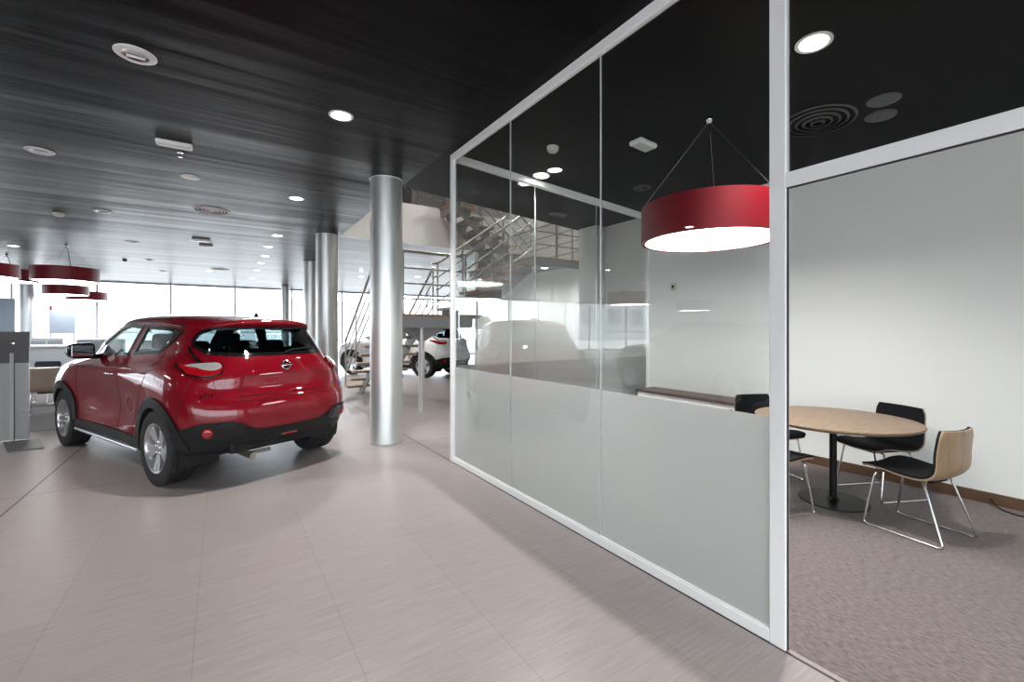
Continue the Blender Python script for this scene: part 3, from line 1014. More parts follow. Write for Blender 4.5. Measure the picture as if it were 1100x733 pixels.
# frosted film
M_frost = bpy.data.materials.new('frosted privacy film')
M_frost.use_nodes = True
def frost_nodes(m):
    nt = m.node_tree; nt.nodes.clear()
    out = nt.nodes.new('ShaderNodeOutputMaterial')
    tl = nt.nodes.new('ShaderNodeBsdfTranslucent'); tl.inputs['Color'].default_value = (.84, .85, .855, 1)
    df = nt.nodes.new('ShaderNodeBsdfDiffuse'); df.inputs['Color'].default_value = (.60, .615, .61, 1)
    m1 = nt.nodes.new('ShaderNodeMixShader'); m1.inputs[0].default_value = .42
    L(m, tl.outputs[0], m1.inputs[1]); L(m, df.outputs[0], m1.inputs[2])
    L(m, m1.outputs[0], out.inputs['Surface'])
frost_nodes(M_frost)

# ---------------------------------------------------------------- floors, ceilings, walls
def slab(name, poly, z0, z1, m):
    bm = bmesh.new(); prism(bm, poly, z0, z1)
    return struct(name, bm, m)
XW, XE, YS, YN = -19.0, 14.0, -6.0, 23.0
slab('floor', [(XW, YS), (2.115, YS), (2.115, 4.38), (5.25, 4.38), (5.25, 5.2), (6.4, 5.2), (6.4, YS), (XE, YS), (XE, YN), (XW, YN)], -.1, 0, M_floor)
slab('floor_carpet', [(2.115, YS), (6.4, YS), (6.4, 5.2), (5.25, 5.2), (5.25, 4.38), (2.115, 4.38)], -.1, .001, M_carpet)
slab('floor_carpet_lounge', [(-9, 8.85), (-1.62, 8.85), (-1.62, 15.5), (-9, 15.5)], -.05, .006, M_carpet2)
# showroom ceiling with the stair opening left out
slab('ceiling', [(XW, YS), (2.0, YS), (2.0, 9.4), (XE, 9.4), (XE, YN), (XW, YN)], CZ, CZ + .85, M_ceil)
bm = bmesh.new()
def sl(x): return CZ - max(0, x - 2.0) * .0656
vs = []
for x, y in ((2.0, YS), (6.2, YS), (6.2, 5.68), (2.0, 5.68)):
    vs.append((x, y, sl(x)))
lo = [bm.verts.new(v) for v in vs]; hi = [bm.verts.new((v[0], v[1], 4.17)) for v in vs]
bm.faces.new(lo[::-1]); bm.faces.new(hi)
for i in range(4):
    j = (i + 1) % 4
    bm.faces.new((lo[i], lo[j], hi[j], hi[i]))
struct('ceiling_meeting_room', bm, M_ceilroom)
# white fascia round the opening
sbox('trim_1', (2.0, 9.37, CZ - .0), (6.2, 9.397, 4.20), M_white2)
sbox('trim_2', (2.001, 5.69, CZ), (2.02, 9.37, 4.20), M_white2)
# walls
sbox('wall_right', (5.25, YS, 0), (5.45, 5.2, sl(5.25)), M_white)
sbox('wall_right_pilaster', (5.06, 5.22, 0), (5.45, 5.62, sl(5.06)), M_white)
sbox('wall_right_recess', (6.2, 5.2, 0), (6.4, 9.4, 6.6), M_white2)
sbox('wall_right_return', (5.45, 5.2, 0), (6.2, 5.3, sl(6.2)), M_white2)
sbox('wall_stair_end', (5.2, 9.40, 0), (6.4, 9.55, CZ), M_white2)
sbox('wall_rear', (2.08, YS - .2, 0), (6.4, YS, CZ), M_white2)
sbox('wall_left', (XW - .2, YS, 0), (XW, 19, CZ), M_white2)
sbox('wall_east', (XE, 9.4, 0), (XE + .2, YN, CZ), M_white2)
sbox('wall_east_inner', (6.4, 9.4, 0), (XE, 9.55, CZ), M_white2)
# upper floor seen through the stair opening
sbox('floor_upper', (2.0, 9.4, 4.17), (6.2, 13.2, 4.22), M_carpet2)
sbox('wall_upper_north', (-2, 13.2, 4.17), (6.4, 13.4, 6.6), M_white2)
sbox('wall_upper_south', (-2, 5.4, 4.17), (6.4, 5.6, 6.6), M_white2)
sbox('wall_upper_west', (-2.2, 5.4, 4.17), (-2, 13.4, 6.6), M_white2)
sbox('wall_upper_east', (6.2, 9.4, 4.17), (6.4, 13.4, 6.6), M_white2)
sbox('ceiling_upper', (-2.2, 5.4, 6.6), (6.4, 13.4, 6.7), M_white2)

sbox('baseboard_right', (5.232, YS, 0), (5.25, 5.18, .092), M_skirt)

# ---------------------------------------------------------------- facade
def facade(prefix, a, b, y, step, off, axis, num):
    """framed glazing from a to b along an axis at constant y"""
    m = bmesh.new()
    def bx(lo, hi):
        if axis == 'X': box(m, (lo[0], y + lo[1], lo[2]), (hi[0], y + hi[1], hi[2]))
        else: box(m, (y + lo[1], lo[0], lo[2]), (y + hi[1], hi[0], hi[2]))
    x = off
    while x < b:
        bx((x - .03, -.05, 0), (x + .03, .05, CZ)); x += step
    bx((a, -.05, 0), (b, .05, .09)); bx((a, -.04, CZ - .06), (b, .04, CZ))
    bx((a, -.03, 1.30), (b, .03, 1.34))
    fr = struct('window_%d' % num, m, M_mull)
    g = bmesh.new()
    if axis == 'X': box(g, (a, y - .006, 0), (b, y + .006, CZ))
    else: box(g, (y - .006, a, 0), (y + .006, b, CZ))
    p = obj('pane', g, M_facade, fr); p['kind'] = 'structure'
facade('north', XW, XE, YN, 2.25, XW + 1.53, 'X', 1)
facade('west', 19.0, YN, XW, 2.0, 19.0, 'Y', 2)
facade('south', XW, 2.08, YS, 3.0, XW + 1.0, 'X', 3)

# ---------------------------------------------------------------- meeting room partition (structure: frames and panes)
PX0, PX1 = 2.08, 2.118
sbox('trim_3', (PX0, 4.31, 0), (PX1, 4.38, CZ), M_frame, bevel=.004)              # corner post
sbox('trim_4', (PX0, .965, 0), (PX1, 1.035, CZ), M_frame, bevel=.004)             # door post
sbox('trim_5', (PX0, 1.035, CZ - .075), (PX1, 4.31, CZ), M_frame, bevel=.004)     # head rail
sbox('trim_6', (PX0, 1.035, .0015), (PX1, 4.31, .056), M_frame, bevel=.004)       # floor rail
sbox('trim_7', (PX0, -.6, 2.05), (PX1, .965, 2.115), M_frame, bevel=.004)         # transom
sbox('trim_8', (PX0, -.67, 0), (PX1, -.6, CZ), M_frame, bevel=.004)
sbox('trim_9', (PX0, -.6, CZ - .075), (PX1, .965, CZ), M_frame, bevel=.004)
sbox('trim_10', (PX0 + .012, -.6, 2.046), (PX1 - .012, .965, 2.05), M_black_gasket)
sbox('trim_11', (PX0 + .012, .962, .0015), (PX1 - .012, .965, 2.05), M_black_gasket)
sbox('trim_12', (PX0, YS, 0), (PX1, -.67, .056), M_frame)
sbox('trim_13', (PX0 + .006, YS, CZ - .075), (PX1, -.67, CZ), M_frame)
# floor rail glazing bead, and threshold strip
sbox('trim_14', (PX0 + .006, 1.035, .056), (PX0 + .014, 4.31, .064), M_frame)
# sloping head rail of the back screen, following the ceiling
bm = bmesh.new()
for (a, b) in (((2.15, 4.33), (5.25, 4.33)),):
    z = [(2.15, CZ - .075), (2.15, CZ), (5.25, sl(5.25)), (5.25, sl(5.25) - .075)]
    fa = [bm.verts.new((x, 4.30, zz)) for x, zz in z]; fb = [bm.verts.new((x, 4.37, zz)) for x, zz in z]
    bm.faces.new(fa); bm.faces.new(fb[::-1])
    for i in range(4):
        j = (i + 1) % 4
        bm.faces.new((fa[i], fa[j], fb[j], fb[i]))
struct('trim_15', bm, M_frame)
sbox('trim_16', (2.15, 4.30, .0015), (5.25, 4.37, .056), M_frame)
sbox('trim_17', (5.215, 4.30, .056), (5.25, 4.37, sl(5.25) - .07), M_frame)
# glass panes: thin edge joints between them
def pane(name, lo, hi, slope=False):
    bm = bmesh.new()
    vs = box(bm, lo, hi)
    if slope:
        for v in vs:
            if v.co.z > 2: v.co.z = sl(v.co.x) - .07
    return struct(name, bm, M_clear)
GX = (2.095, 2.105)
ys = [1.035, 2.12, 3.21, 4.31]
n = 4
for a, b in zip(ys, ys[1:]):
    pane('window_%d' % n, (GX[0], a + .0009, .056), (GX[1], b - .0009, CZ - .075)); n += 1
pane('window_%d' % n, (GX[0], -.6, 2.115), (GX[1], .965, CZ - .075)); n += 1
pane('window_%d' % n, (GX[0], YS, .056), (GX[1], -.67, CZ - .075)); n += 1
xs = [2.15, 3.19, 4.21, 5.215]
for a, b in zip(xs, xs[1:]):
    pane('window_%d' % n, (a + .0015, 4.33, .056), (b - .0015, 4.34, 3.2), True); n += 1
# joint lines (polished glass edges)
for i, y in enumerate((2.12, 3.21)):
    sbox('window_joint_%d' % (i + 1), (2.094, y - .0009, .056), (2.106, y + .0009, CZ - .075), M_edge)
for i, x in enumerate((3.19, 4.21)):
    sbox('window_joint_%d' % (i + 3), (x - .002, 4.329, .056), (x + .002, 4.341, sl(x) - .07), M_edge)
# film on the inside face of the panes
for i, (a, b) in enumerate(zip(ys, ys[1:])):
    sbox('window_film_%d' % (i + 1), (2.1065, a + .004, .058), (2.108, b - .004, 1.022), M_frost)
for i, (a, b) in enumerate(zip(xs, xs[1:])):
    sbox('window_film_%d' % (i + 4), (a + .004, 4.342, .058), (b - .004, 4.3435, 1.036), M_frost)

# ---------------------------------------------------------------- columns: free-standing, clad in satin metal
def column(x, y, r, label, z=CZ):
    c = empty('round_column', (x, y, 0), 0, label, 'column', 'round metal columns of the hall')
    bm = bmesh.new()
    lathe(bm, [(r - .004, 0), (r - .004, .012), (r, .012), (r, z - .015), (r - .008, z - .012), (r - .008, z - .001), (0, z - .001)], 64)
    obj('shaft', bm, M_col, c, smooth=True, auto=40)
    bm = bmesh.new()
    lathe(bm, [(r + .005, z - .010), (r + .005, z - .0005), (r - .02, z - .0005), (r - .02, z - .010)], 64, closed=True)
    obj('top_ring', bm, M_frame, c, smooth=True, auto=40)
    bm = bmesh.new()
    lathe(bm, [(r + .002, .0005), (r + .002, .010), (r - .02, .010), (r - .02, .0005)], 64, closed=True)
    obj('base_ring', bm, M_greysteel, c, smooth=True, auto=40)
    return c
column(1.757, 5.565, .200, 'large silver column nearest the glass screen, reaching the dark ceiling')
column(1.775, 9.42, .207, 'second silver column, just behind the red car')
column(2.11, 13.4, .20, 'slim-looking silver column half hidden behind the second one')
column(2.36, 21.55, .16, 'far silver column standing in front of the window wall')
column(-5.42, 21.3, .20, 'silver column by the window wall under the red lamps')
column(-6.5, 5.4, .20, 'silver column beside the car park of the hall, mirrored in the glass')
# ================================================================ CEILING FITTINGS
E_lamp = emission('lamp white', (1, .99, .96), 14)
E_drum = emission('drum diffuser', (1, .985, .96), 7)
M_trimw = mat('white fitting plastic', (.78, .78, .76), .45)
M_refl = mat('lamp reflector', (.55, .55, .57), .18, .9)
M_redshade = mat('red lamp shade', (.19, .004, .011), .42, spec=.4)
M_cream = mat('cream plastic', (.62, .58, .50), .5)
def zc(x, y): return sl(x) if x > 2.0 else CZ
def fit(name, x, y, label, cat, group=None):
    d = empty(name, (x, y, zc(x, y)), 0, label, cat, group)
    if x > 2.1 and y < 5.69: d.rotation_euler = (0, math.atan(.0656), 0)
    return d
def downlight_lit(x, y, label, r=.085, power=0):
    d = fit('downlight', x, y, label, 'ceiling light', 'lit round downlights')
    bm = bmesh.new(); lathe(bm, [(r, 0), (r + .018, -.001), (r + .018, -.006), (r - .004, -.008), (r - .008, -.001)], 36, closed=True)
    obj('trim_ring', bm, M_trimw, d, smooth=True, auto=50)
    bm = bmesh.new(); lathe(bm, [(0, -.004), (r - .004, -.004), (r - .004, -.001), (0, -.001)], 36)
    obj('diffuser', bm, E_lamp, d)
    return d
def downlight_off(x, y, label, r=.105):
    d = fit('recessed_downlight', x, y, label, 'ceiling light', 'unlit round downlights with white rims')
    bm = bmesh.new(); lathe(bm, [(r - .028, -.012), (r, -.014), (r + .014, -.006), (r + .014, -.0005), (r - .03, -.0005)], 40, closed=True)
    obj('trim_ring', bm, M_trimw, d, smooth=True, auto=50)
    bm = bmesh.new(); lathe(bm, [(0, -.001), (r * .42, -.003), (r - .028, -.010), (r - .028, -.0005), (0, -.0005)], 40)
    obj('reflector', bm, M_refl, d, smooth=True, auto=60)
    bm = bmesh.new(); tube(bm, [(-.05, .02, -.010), (.05, .02, -.010)], .009, 8); 
    obj('lamp_tube', bm, M_trimw, d, smooth=True)
    return d
def diffuser(x, y, r, label, m=None):
    d = fit('air_vent', x, y, label, 'air vent', None)
    m = m or M_trimw
    rr = r; i = 0
    while rr > .03:
        bm = bmesh.new()
        lathe(bm, [(rr, -.002 - .004 * i), (rr - .012, -.012 - .004 * i), (rr - .018, -.010 - .004 * i), (rr - .004, -.0005)], 48, closed=True)
        obj('ring', bm, m, d, smooth=True, auto=50)
        rr -= r * .2; i += 1
    bm = bmesh.new(); lathe(bm, [(0, -.0008), (r * .97, -.0008), (r * .97, -.0004), (0, -.0004)], 40)
    obj('backing', bm, M_ceil, d)
    return d
def round_disc(name, x, y, r, h, m, label, cat, seg=36):
    d = fit(name, x, y, label, cat)
    bm = bmesh.new(); lathe(bm, [(0, -h), (r * .7, -h), (r * .96, -h * .6), (r, -h * .25), (r, -.0005), (0, -.0005)], seg)
    obj('cover', bm, m, d, smooth=True, auto=50)
    return d
# lit row beside the columns
ords = ['nearest the camera in the row of lit lamps by the columns', 'second in the lit row by the columns', 'third in the lit row by the columns', 'fourth in the lit row by the columns',
        'fifth in the lit row by the columns', 'sixth in the lit row by the columns', 'seventh in the lit row by the columns', 'last of the lit row, next to the window wall']
for (x, y), w in zip([(.89, 4.1), (.91, 7.03), (.95, 10.0), (.9, 11.45), (.95, 12.93), (.95, 14.35), (.96, 16.1), (.97, 18.8)], ords):
    downlight_lit(x, y, 'bright round downlight, ' + w)
for (x, y), w in zip([(-3.9, 14.5), (-.3, 17.2), (3.9, 12.0), (3.9, 15.0), (5.2, 13.3)],
        ['above the red drum lamps', 'beside the far round vent', 'over the white car behind the stairs', 'beyond the stairs, deep in the hall', 'over the tail of the white car']):
    downlight_lit(x, y, 'bright round downlight ' + w)
downlight_lit(3.14, 1.288, 'bright round downlight in the meeting room above the door transom', .085)
downlight_lit(3.156, 4.16, 'bright round downlight in the meeting room near its back glass', .085)
for (x, y), w in zip([(-.49, 3.97), (-1.6, 6.66), (-1.58, 9.5), (-1.59, 12.46), (-1.61, 15.34), (-1.54, 18.0)],
        ['nearest the camera, showing its grey reflector', 'second of its row, over the empty floor', 'third of its row, before the smoke detector', 'fourth of its row, above the car', 'fifth of its row, small in the distance', 'last of its row by the windows']):
    downlight_off(x, y, 'unlit round downlight with white rim, ' + w)
# emergency lights
def emergency(x, y, lx, ly, label):
    d = fit('ceiling_light_box', x, y, label, 'emergency light')
    bm = bmesh.new(); box(bm, (-lx / 2, -ly / 2, -.045), (lx / 2, ly / 2, -.0005), .015)
    obj('housing', bm, M_trimw, d, smooth=True, auto=50)
    bm = bmesh.new(); box(bm, (-lx / 2 + .02, -ly / 2 + .02, -.052), (lx / 2 - .02, ly / 2 - .02, -.044), .006)
    obj('lens', bm, mat('milky lens', (.55, .57, .55), .2), d)
    return d
emergency(-.39, 5.61, .30, .11, 'oblong white emergency light on the dark hall ceiling')
emergency(-.34, 11.29, .32, .11, 'oblong white emergency light further down the hall ceiling')
emergency(-.27, 12.0, .26, .09, 'smaller oblong white fitting behind the far emergency light')
emergency(3.40, 2.86, .24, .15, 'small rectangular emergency light on the meeting room ceiling')
# sprinkler / detectors
d = fit('ceiling_sprinkler', -.36, 5.88, 'tiny sprinkler head beside the oblong emergency light', 'sprinkler')
bm = bmesh.new(); lathe(bm, [(0, -.06), (.022, -.058), (.022, -.054), (.006, -.05), (.006, -.012), (.03, -.010), (.03, -.0005), (0, -.0005)], 20)
obj('body', bm, M_chrome, d, smooth=True, auto=40)
round_disc('ceiling_disc', -.31, 6.77, .105, .012, M_trimw, 'flat white round ceiling speaker', 'speaker')
round_disc('smoke_detector', -2.2, 10.05, .075, .05, M_cream, 'cream smoke detector on the hall ceiling', 'smoke detector')
round_disc('smoke_detector', -2.16, 15.7, .05, .05, M_black, 'small dark detector far down the hall ceiling', 'smoke detector')
round_disc('smoke_detector', 2.80, 3.50, .06, .05, M_cream, 'cream smoke detector on the meeting room ceiling', 'smoke detector')
diffuser(-.12, 8.48, .24, 'round white air vent above the red car')
diffuser(0.0, 16.45, .26, 'round air vent far down the hall ceiling')
M_vent = mat('dark grey vent', (.075, .078, .08), .4)
diffuser(4.19, 1.69, .27, 'dark round air vent in the meeting room seen above the transom', M_vent)
round_disc('ceiling_disc', 4.465, 1.348, .105, .012, M_vent, 'dark round disc nearer the wall of the meeting room', 'speaker')  # this and the next are plain dark discs, fitting type not known
round_disc('ceiling_disc', 4.22, 1.256, .105, .006, M_vent, 'dark round disc beside the other one above the transom', 'cover plate')

# ================================================================ DRUM PENDANTS
def drum(x, y, zb, label, r=.556, h=.30, group=None):
    top = zc(x, y)
    d = empty('drum_pendant', (x, y, zb), 0, label, 'pendant lamp', group)
    bm = bmesh.new()
    lathe(bm, [(r, 0), (r, h), (r - .012, h), (r - .012, .02), (r - .035, .012), (r - .035, 0)], 96, closed=True)
    obj('lamp_shade', bm, M_redshade, d, smooth=True, auto=40)
    bm = bmesh.new()
    lathe(bm, [(0, .006), (r - .036, .006), (r - .036, .016), (0, .016)], 96)
    obj('diffuser', bm, E_drum, d)
    bm = bmesh.new()
    lathe(bm, [(0, h - .03), (r - .013, h - .03), (r - .013, h - .025), (0, h - .025)], 64)
    obj('top_cover', bm, M_trimw, d)
    zt = top - zb
    bm = bmesh.new(); lathe(bm, [(0, zt - .05), (.02, zt - .045), (.028, zt - .02), (.03, zt - .001), (0, zt - .001)], 20)
    obj('canopy', bm, M_chrome, d, smooth=True)
    for a in (.45, .45 + 2 * PI / 3, .45 + 4 * PI / 3):
        bm = bmesh.new(); tube(bm, [(0, 0, zt - .03), ((r - .006) * math.cos(a), (r - .006) * math.sin(a), h)], .0022, 6)
        obj('suspension_wire', bm, M_steel, d)
    bm = bmesh.new()
    tube(bm, [(.005, 0, zt - .03), (.03, .02, zt * .75 + h * .25), (.05, .02, zt * .45 + h * .55), (.09, .0, h - .025)], .006, 6)
    obj('cable', bm, M_black, d)
    return d
drum(3.465, 2.213, 2.172, 'large red drum lamp hanging over the meeting room, lit from below')
g = 'red drum lamps over the lounge'
drum(-2.88, 13.7, 2.50, 'red drum lamp hanging in front of the others above the tan chair', group=g)
drum(-4.2, 20.0, 2.56, 'red drum lamp seen just below the nearest hall lamp', group=g)
drum(-4.0, 21.6, 2.48, 'farthest red drum lamp, closest to the window wall', group=g)
drum(-4.46, 14.9, 2.62, 'red drum lamp cut by the edge of the view', group=g)
drum(-4.5, 16.3, 2.64, 'red drum lamp behind the one cut by the edge of the view', group=g)
drum(-4.35, 7.6, 2.05, 'red drum lamp outside the view, mirrored in the glass screen', group=g)
drum(-8.7, 8.8, 2.05, 'far red drum lamp outside the view, mirrored faintly in the glass', group=g)

# ================================================================ MEETING ROOM FURNITURE
M_uph = mat('black upholstery', (.009, .0095, .012), .8, spec=.2)
M_blackmetal = mat('black powder coat', (.006, .006, .0065), .45, spec=.25)
t = empty('round_table', (4.25, 1.60, 0), 0, 'round oak-topped table on a black disc foot in the meeting room', 'table')
bm = bmesh.new(); lathe(bm, [(0, .662), (.545, .662), (.568, .672), (.572, .686), (.568, .692), (0, .692)], 96)
obj('tabletop', bm, M_wood, t, smooth=True, auto=30)
bm = bmesh.new(); lathe(bm, [(0, .002), (.245, .002), (.248, .006), (.246, .012), (.05, .016), (.038, .03), (.026, .04), (.026, .64), (0, .64)], 48)
obj('pedestal', bm, M_blackmetal, t, smooth=True, auto=40)
bm = bmesh.new(); box(bm, (-.2, -.025, .64), (.2, .025, .662)); box(bm, (-.025, -.2, .64), (.025, .2, .662))
obj('top_bracket', bm, M_blackmetal, t)

def shell_chair(name, x, y, ang, label, cat, group, m_shell, m_pad, back_z=.76):
    """one-piece ply shell with a pad, on a chrome sled frame; local -y is the back, +y the front"""
    c = empty(name, (x, y, 0), ang, label, cat, group)
    sz = .425
    prof = [(.245, sz - .012), (.20, sz + .006), (.12, sz + .006), (.02, sz - .008), (-.08, sz - .014), (-.155, sz + .0), (-.205, sz + .04), (-.226, sz + .11), (-.234, sz + .2), (-.243, back_z - .06), (-.247, back_z)]
    # widths along the shell
    wid = [.41, .43, .44, .44, .435, .43, .425, .42, .415, .405, .39]
    P = []
    for i in range(len(prof) - 1):
        for j in range(4):
            u = j / 4
            g = lambda A, q: _cr(A[max(i - 1, 0)][q] if q is not None else A[max(i - 1, 0)], A[i][q] if q is not None else A[i],
                                 A[i + 1][q] if q is not None else A[i + 1], A[min(i + 2, len(A) - 1)][q] if q is not None else A[min(i + 2, len(A) - 1)], u)
            P.append((g(prof, 0), g(prof, 1), g(wid, None), i + u))
    P.append((prof[-1][0], prof[-1][1], wid[-1], 10))
    def surf(off, th, shrink=0.0, i0=0, i1=None):
        bm = bmesh.new()
        nn = 14
        pts, idx = [], []
        Q = P[i0:i1]
        for k, (py, pz, w, q) in enumerate(Q):
            a = Q[max(k - 1, 0)]; b = Q[min(k + 1, len(Q) - 1)]
            ty, tz = b[0] - a[0], b[1] - a[1]
            l = math.hypot(ty, tz) or 1
            ny, nz = -tz / l, ty / l       # normal
            if nz > 0 or (abs(nz) < .3 and ny < 0): pass
            # make the normal point to the sitter (up on the seat, forward on the back)
            if nz < 0 and abs(ny) < abs(nz): ny, nz = -ny, -nz
            if abs(ny) >= abs(nz) and ny < 0: ny, nz = -ny, -nz
            row = []
            round_ = 0
            if q < .7: round_ = (.7 - q) * .05
            if q > 9.2: round_ = (q - 9.2) * .02
            w2 = w / 2 - shrink - round_
            back = min(1, max(0, (q - 4.5) / 3))
            for j in range(nn + 1):
                s = -1 + 2 * j / nn
                curve = (.012 + .024 * back) * s * s        # edges curl to the sitter
                row.append(Vector((s * w2, py + ny * (off + curve), pz + nz * (off + curve))))
            pts.append((row, ny, nz))
        top = [[bm.verts.new(v) for v in r] for r, _, _ in pts]
        bot = [[bm.verts.new(v - Vector((0, ny, nz)) * th) for v in r] for r, ny, nz in pts]
        K = len(pts)
        for k in range(K - 1):
            for j in range(nn):
                bm.faces.new((top[k][j], top[k][j + 1], top[k + 1][j + 1], top[k + 1][j]))
                bm.faces.new((bot[k][j], bot[k + 1][j], bot[k + 1][j + 1], bot[k][j + 1]))
            for j in (0, nn):
                bm.faces.new((top[k][j], top[k + 1][j], bot[k + 1][j], bot[k][j]))
        for k in (0, K - 1):
            for j in range(nn):
                bm.faces.new((top[k][j], top[k][j + 1], bot[k][j + 1], bot[k][j]))
        return bm
    obj('shell', surf(0, .011), m_shell, c, smooth=True, auto=50)
    if m_pad:
        obj('pad', surf(.015, .0145, .001, 0, None), m_pad, c, smooth=True, auto=50)
    bm = bmesh.new()
    for s in (-1, 1):
        pts = [(s * .06, .155, sz - .022), (s * .185, .160, sz - .028), (s * .212, .225, .009), (s * .212, -.235, .009), (s * .165, -.11, sz - .03), (s * .05, -.10, sz - .024)]
        tube(bm, pts, .0078, 10, fillet=.03)
    obj('sled_frame', bm, M_chrome, c, smooth=True, auto=60)
    bm = bmesh.new(); box(bm, (-.10, -.13, sz - .045), (.10, .17, sz - .018), .008)
    obj('seat_bracket', bm, M_blackmetal, c)
    return c
def chair_at(fx, fy, dx, dy, *a, **k):
    return shell_chair('shell_chair', fx, fy, math.atan2(dy, dx) - PI / 2, *a, **k)
gc = 'black and oak chairs round the table'
chair_at(4.115, 1.035, .085, .45, 'oak-backed shell chair with black seat seen from behind, nearest the camera', 'chair', gc, M_woodback, M_uph)
chair_at(4.78, 1.45, -.91, .42, 'black upholstered shell chair between the round table and the white wall', 'chair', gc, M_woodback, M_uph)
chair_at(4.46, 2.23, -.36, -.93, 'black shell chair at the sideboard end of the table, back seen over the frosted film', 'chair', gc, M_woodback, M_uph)
chair_at(3.66, 1.83, .95, -.3, 'black shell chair beside the glass screen, mostly hidden by the door post', 'chair', gc, M_woodback, M_uph)

s_ = empty('sideboard', (5.04, 3.49, 0), 0, 'low white sideboard with dark wood top along the white wall', 'sideboard')
M_darkwood = mat('dark walnut top', (.13, .085, .07), .45)
noise_color(M_darkwood, (.15, .10, .085), (.09, .06, .05), (8, 1, 8), 4, 5)
bm = bmesh.new(); box(bm, (-.205, -.72, .565), (.19, .72, .60), .003); obj('top', bm, M_darkwood, s_)
bm = bmesh.new(); box(bm, (-.18, -.70, .04), (.188, .70, .565), .003); obj('body', bm, M_frame, s_)
for i in range(3):
    bm = bmesh.new(); box(bm, (-.196, -.695 + i * .4643, .06), (-.18, -.695 + i * .4643 + .459, .52), .002)
    d = obj('door', bm, M_frame, s_)
    bm = bmesh.new(); tube(bm, [(-.20, -.62 + i * .4643, .46), (-.215, -.62 + i * .4643, .46), (-.215, -.50 + i * .4643, .46), (-.20, -.50 + i * .4643, .46)], .005, 8)
    obj('handle', bm, M_chrome, d, smooth=True)
bm = bmesh.new(); box(bm, (-.16, -.68, 0.002), (.17, .68, .04)); obj('plinth', bm, M_greysteel, s_)
# wall thermostat
w = empty('wall_alarm_sounder', (5.25, 3.88, 2.02), 0, 'small cream box with dark dot on the white wall above the sideboard', 'wall box')
bm = bmesh.new(); box(bm, (-.03, -.045, -.05), (-.001, .045, .05), .008); obj('housing', bm, M_cream, w)
bm = bmesh.new(); lathe(bm, [(0, .004), (.018, .003), (.02, 0)], 16, Matrix.Translation((-.03, 0, 0)) @ Matrix.Rotation(-PI / 2, 4, 'Y')); obj('sensor', bm, M_black, w)
# cable on the carpet by the skirting
bm = bmesh.new(); tube(bm, [(5.225, .86, .05), (5.20, .83, .008), (5.12, .78, .007), (5.08, .72, .007), (5.05, .60, .007), (5.1, .4, .007)], .005, 8, fillet=.03)
tag(obj('floor_cable', bm, M_black, smooth=True), 'thin dark cable coming out of the skirting onto the carpet', 'cable')

# ================================================================ INFORMATION STAND AND LOUNGE
M_panel = mat('grey satin panel', (.30, .29, .29), .4, .3)
M_panel2 = mat('dark grey panel', (.10, .095, .10), .4, .2)
M_greysteel2 = mat('light grey metal', (.42, .42, .41), .45)
M_tan = mat('tan chair shell', (.50, .40, .31), .5)
k = empty('information_stand', (-2.30, 8.2, 0), 0, 'two-tone grey information stand on a steel foot plate by the lounge', 'display stand')
bm = bmesh.new(); box(bm, (-.34, -.02, .02), (.235, .02, 1.03), .003); obj('lower_panel', bm, M_panel, k)
bm = bmesh.new()
fr = [(-.35, 1.0), (.24, 1.0), (.262, 1.40), (-.37, 1.40)]
a = [bm.verts.new((x, -.032 - (z - 1.0) * .14, z)) for x, z in fr]; b = [bm.verts.new((x, .0 - (z - 1.0) * .14, z)) for x, z in fr]
bm.faces.new(a[::-1]); bm.faces.new(b)
for i in range(4): bm.faces.new((a[i], a[(i + 1) % 4], b[(i + 1) % 4], b[i]))
obj('upper_panel', bm, M_panel2, k)
bm = bmesh.new(); box(bm, (.075, -.05, .012), (.112, -.02, 1.14), .003); obj('support_post', bm, M_greysteel2, k)
bm = bmesh.new(); lathe(bm, [(0, .008), (.014, .006), (.015, 0)], 16, Matrix.Translation((.11, -.068, 1.25)) @ Matrix.Rotation(PI / 2, 4, 'X')); obj('button', bm, M_chrome, k)
bm = bmesh.new(); prism(bm, [(.24, -.73), (.535, -.70), (.34, -.03), (.02, -.06)], .001, .014); obj('foot_plate', bm, M_panel2, k)

lc = shell_chair('shell_chair', -2.40, 10.35, math.radians(8), 'tan shell chair with its back to the car, at the lounge table', 'chair', None, M_tan, None, .80)
t = empty('lounge_table', (-2.75, 11.25, 0), 0, 'light table with thin top behind the tan chair', 'table')
bm = bmesh.new(); box(bm, (-.8, -.4, .70), (.8, .4, .73), .004); obj('tabletop', bm, M_frame, t)
for sx in (-1, 1):
    for sy in (-1, 1):
        bm = bmesh.new(); tube(bm, [(sx * .74, sy * .35, .70), (sx * .76, sy * .37, .008)], .016, 10); obj('leg', bm, M_chrome, t, smooth=True)
M_bluegrey = mat('blue grey fabric', (.07, .09, .13), .8)
shell_chair('shell_chair', -2.9, 12.15, math.radians(165), 'blue grey shell chair on the far side of the lounge table', 'chair', None, M_bluegrey, M_bluegrey, .80)
bm = bmesh.new(); 
ct = empty('counter', (-3.5, 15.0, 0), 0, 'pale low counter behind the lounge', 'counter')
bm = bmesh.new(); box(bm, (-1.6, -.3, .01), (.75, .3, 1.02), .01); obj('body', bm, mat('pale grey laminate', (.5, .53, .56), .5), ct)
bm = bmesh.new(); box(bm, (-1.65, -.34, 1.02), (.8, .34, 1.06), .005); obj('top', bm, M_frame, ct)
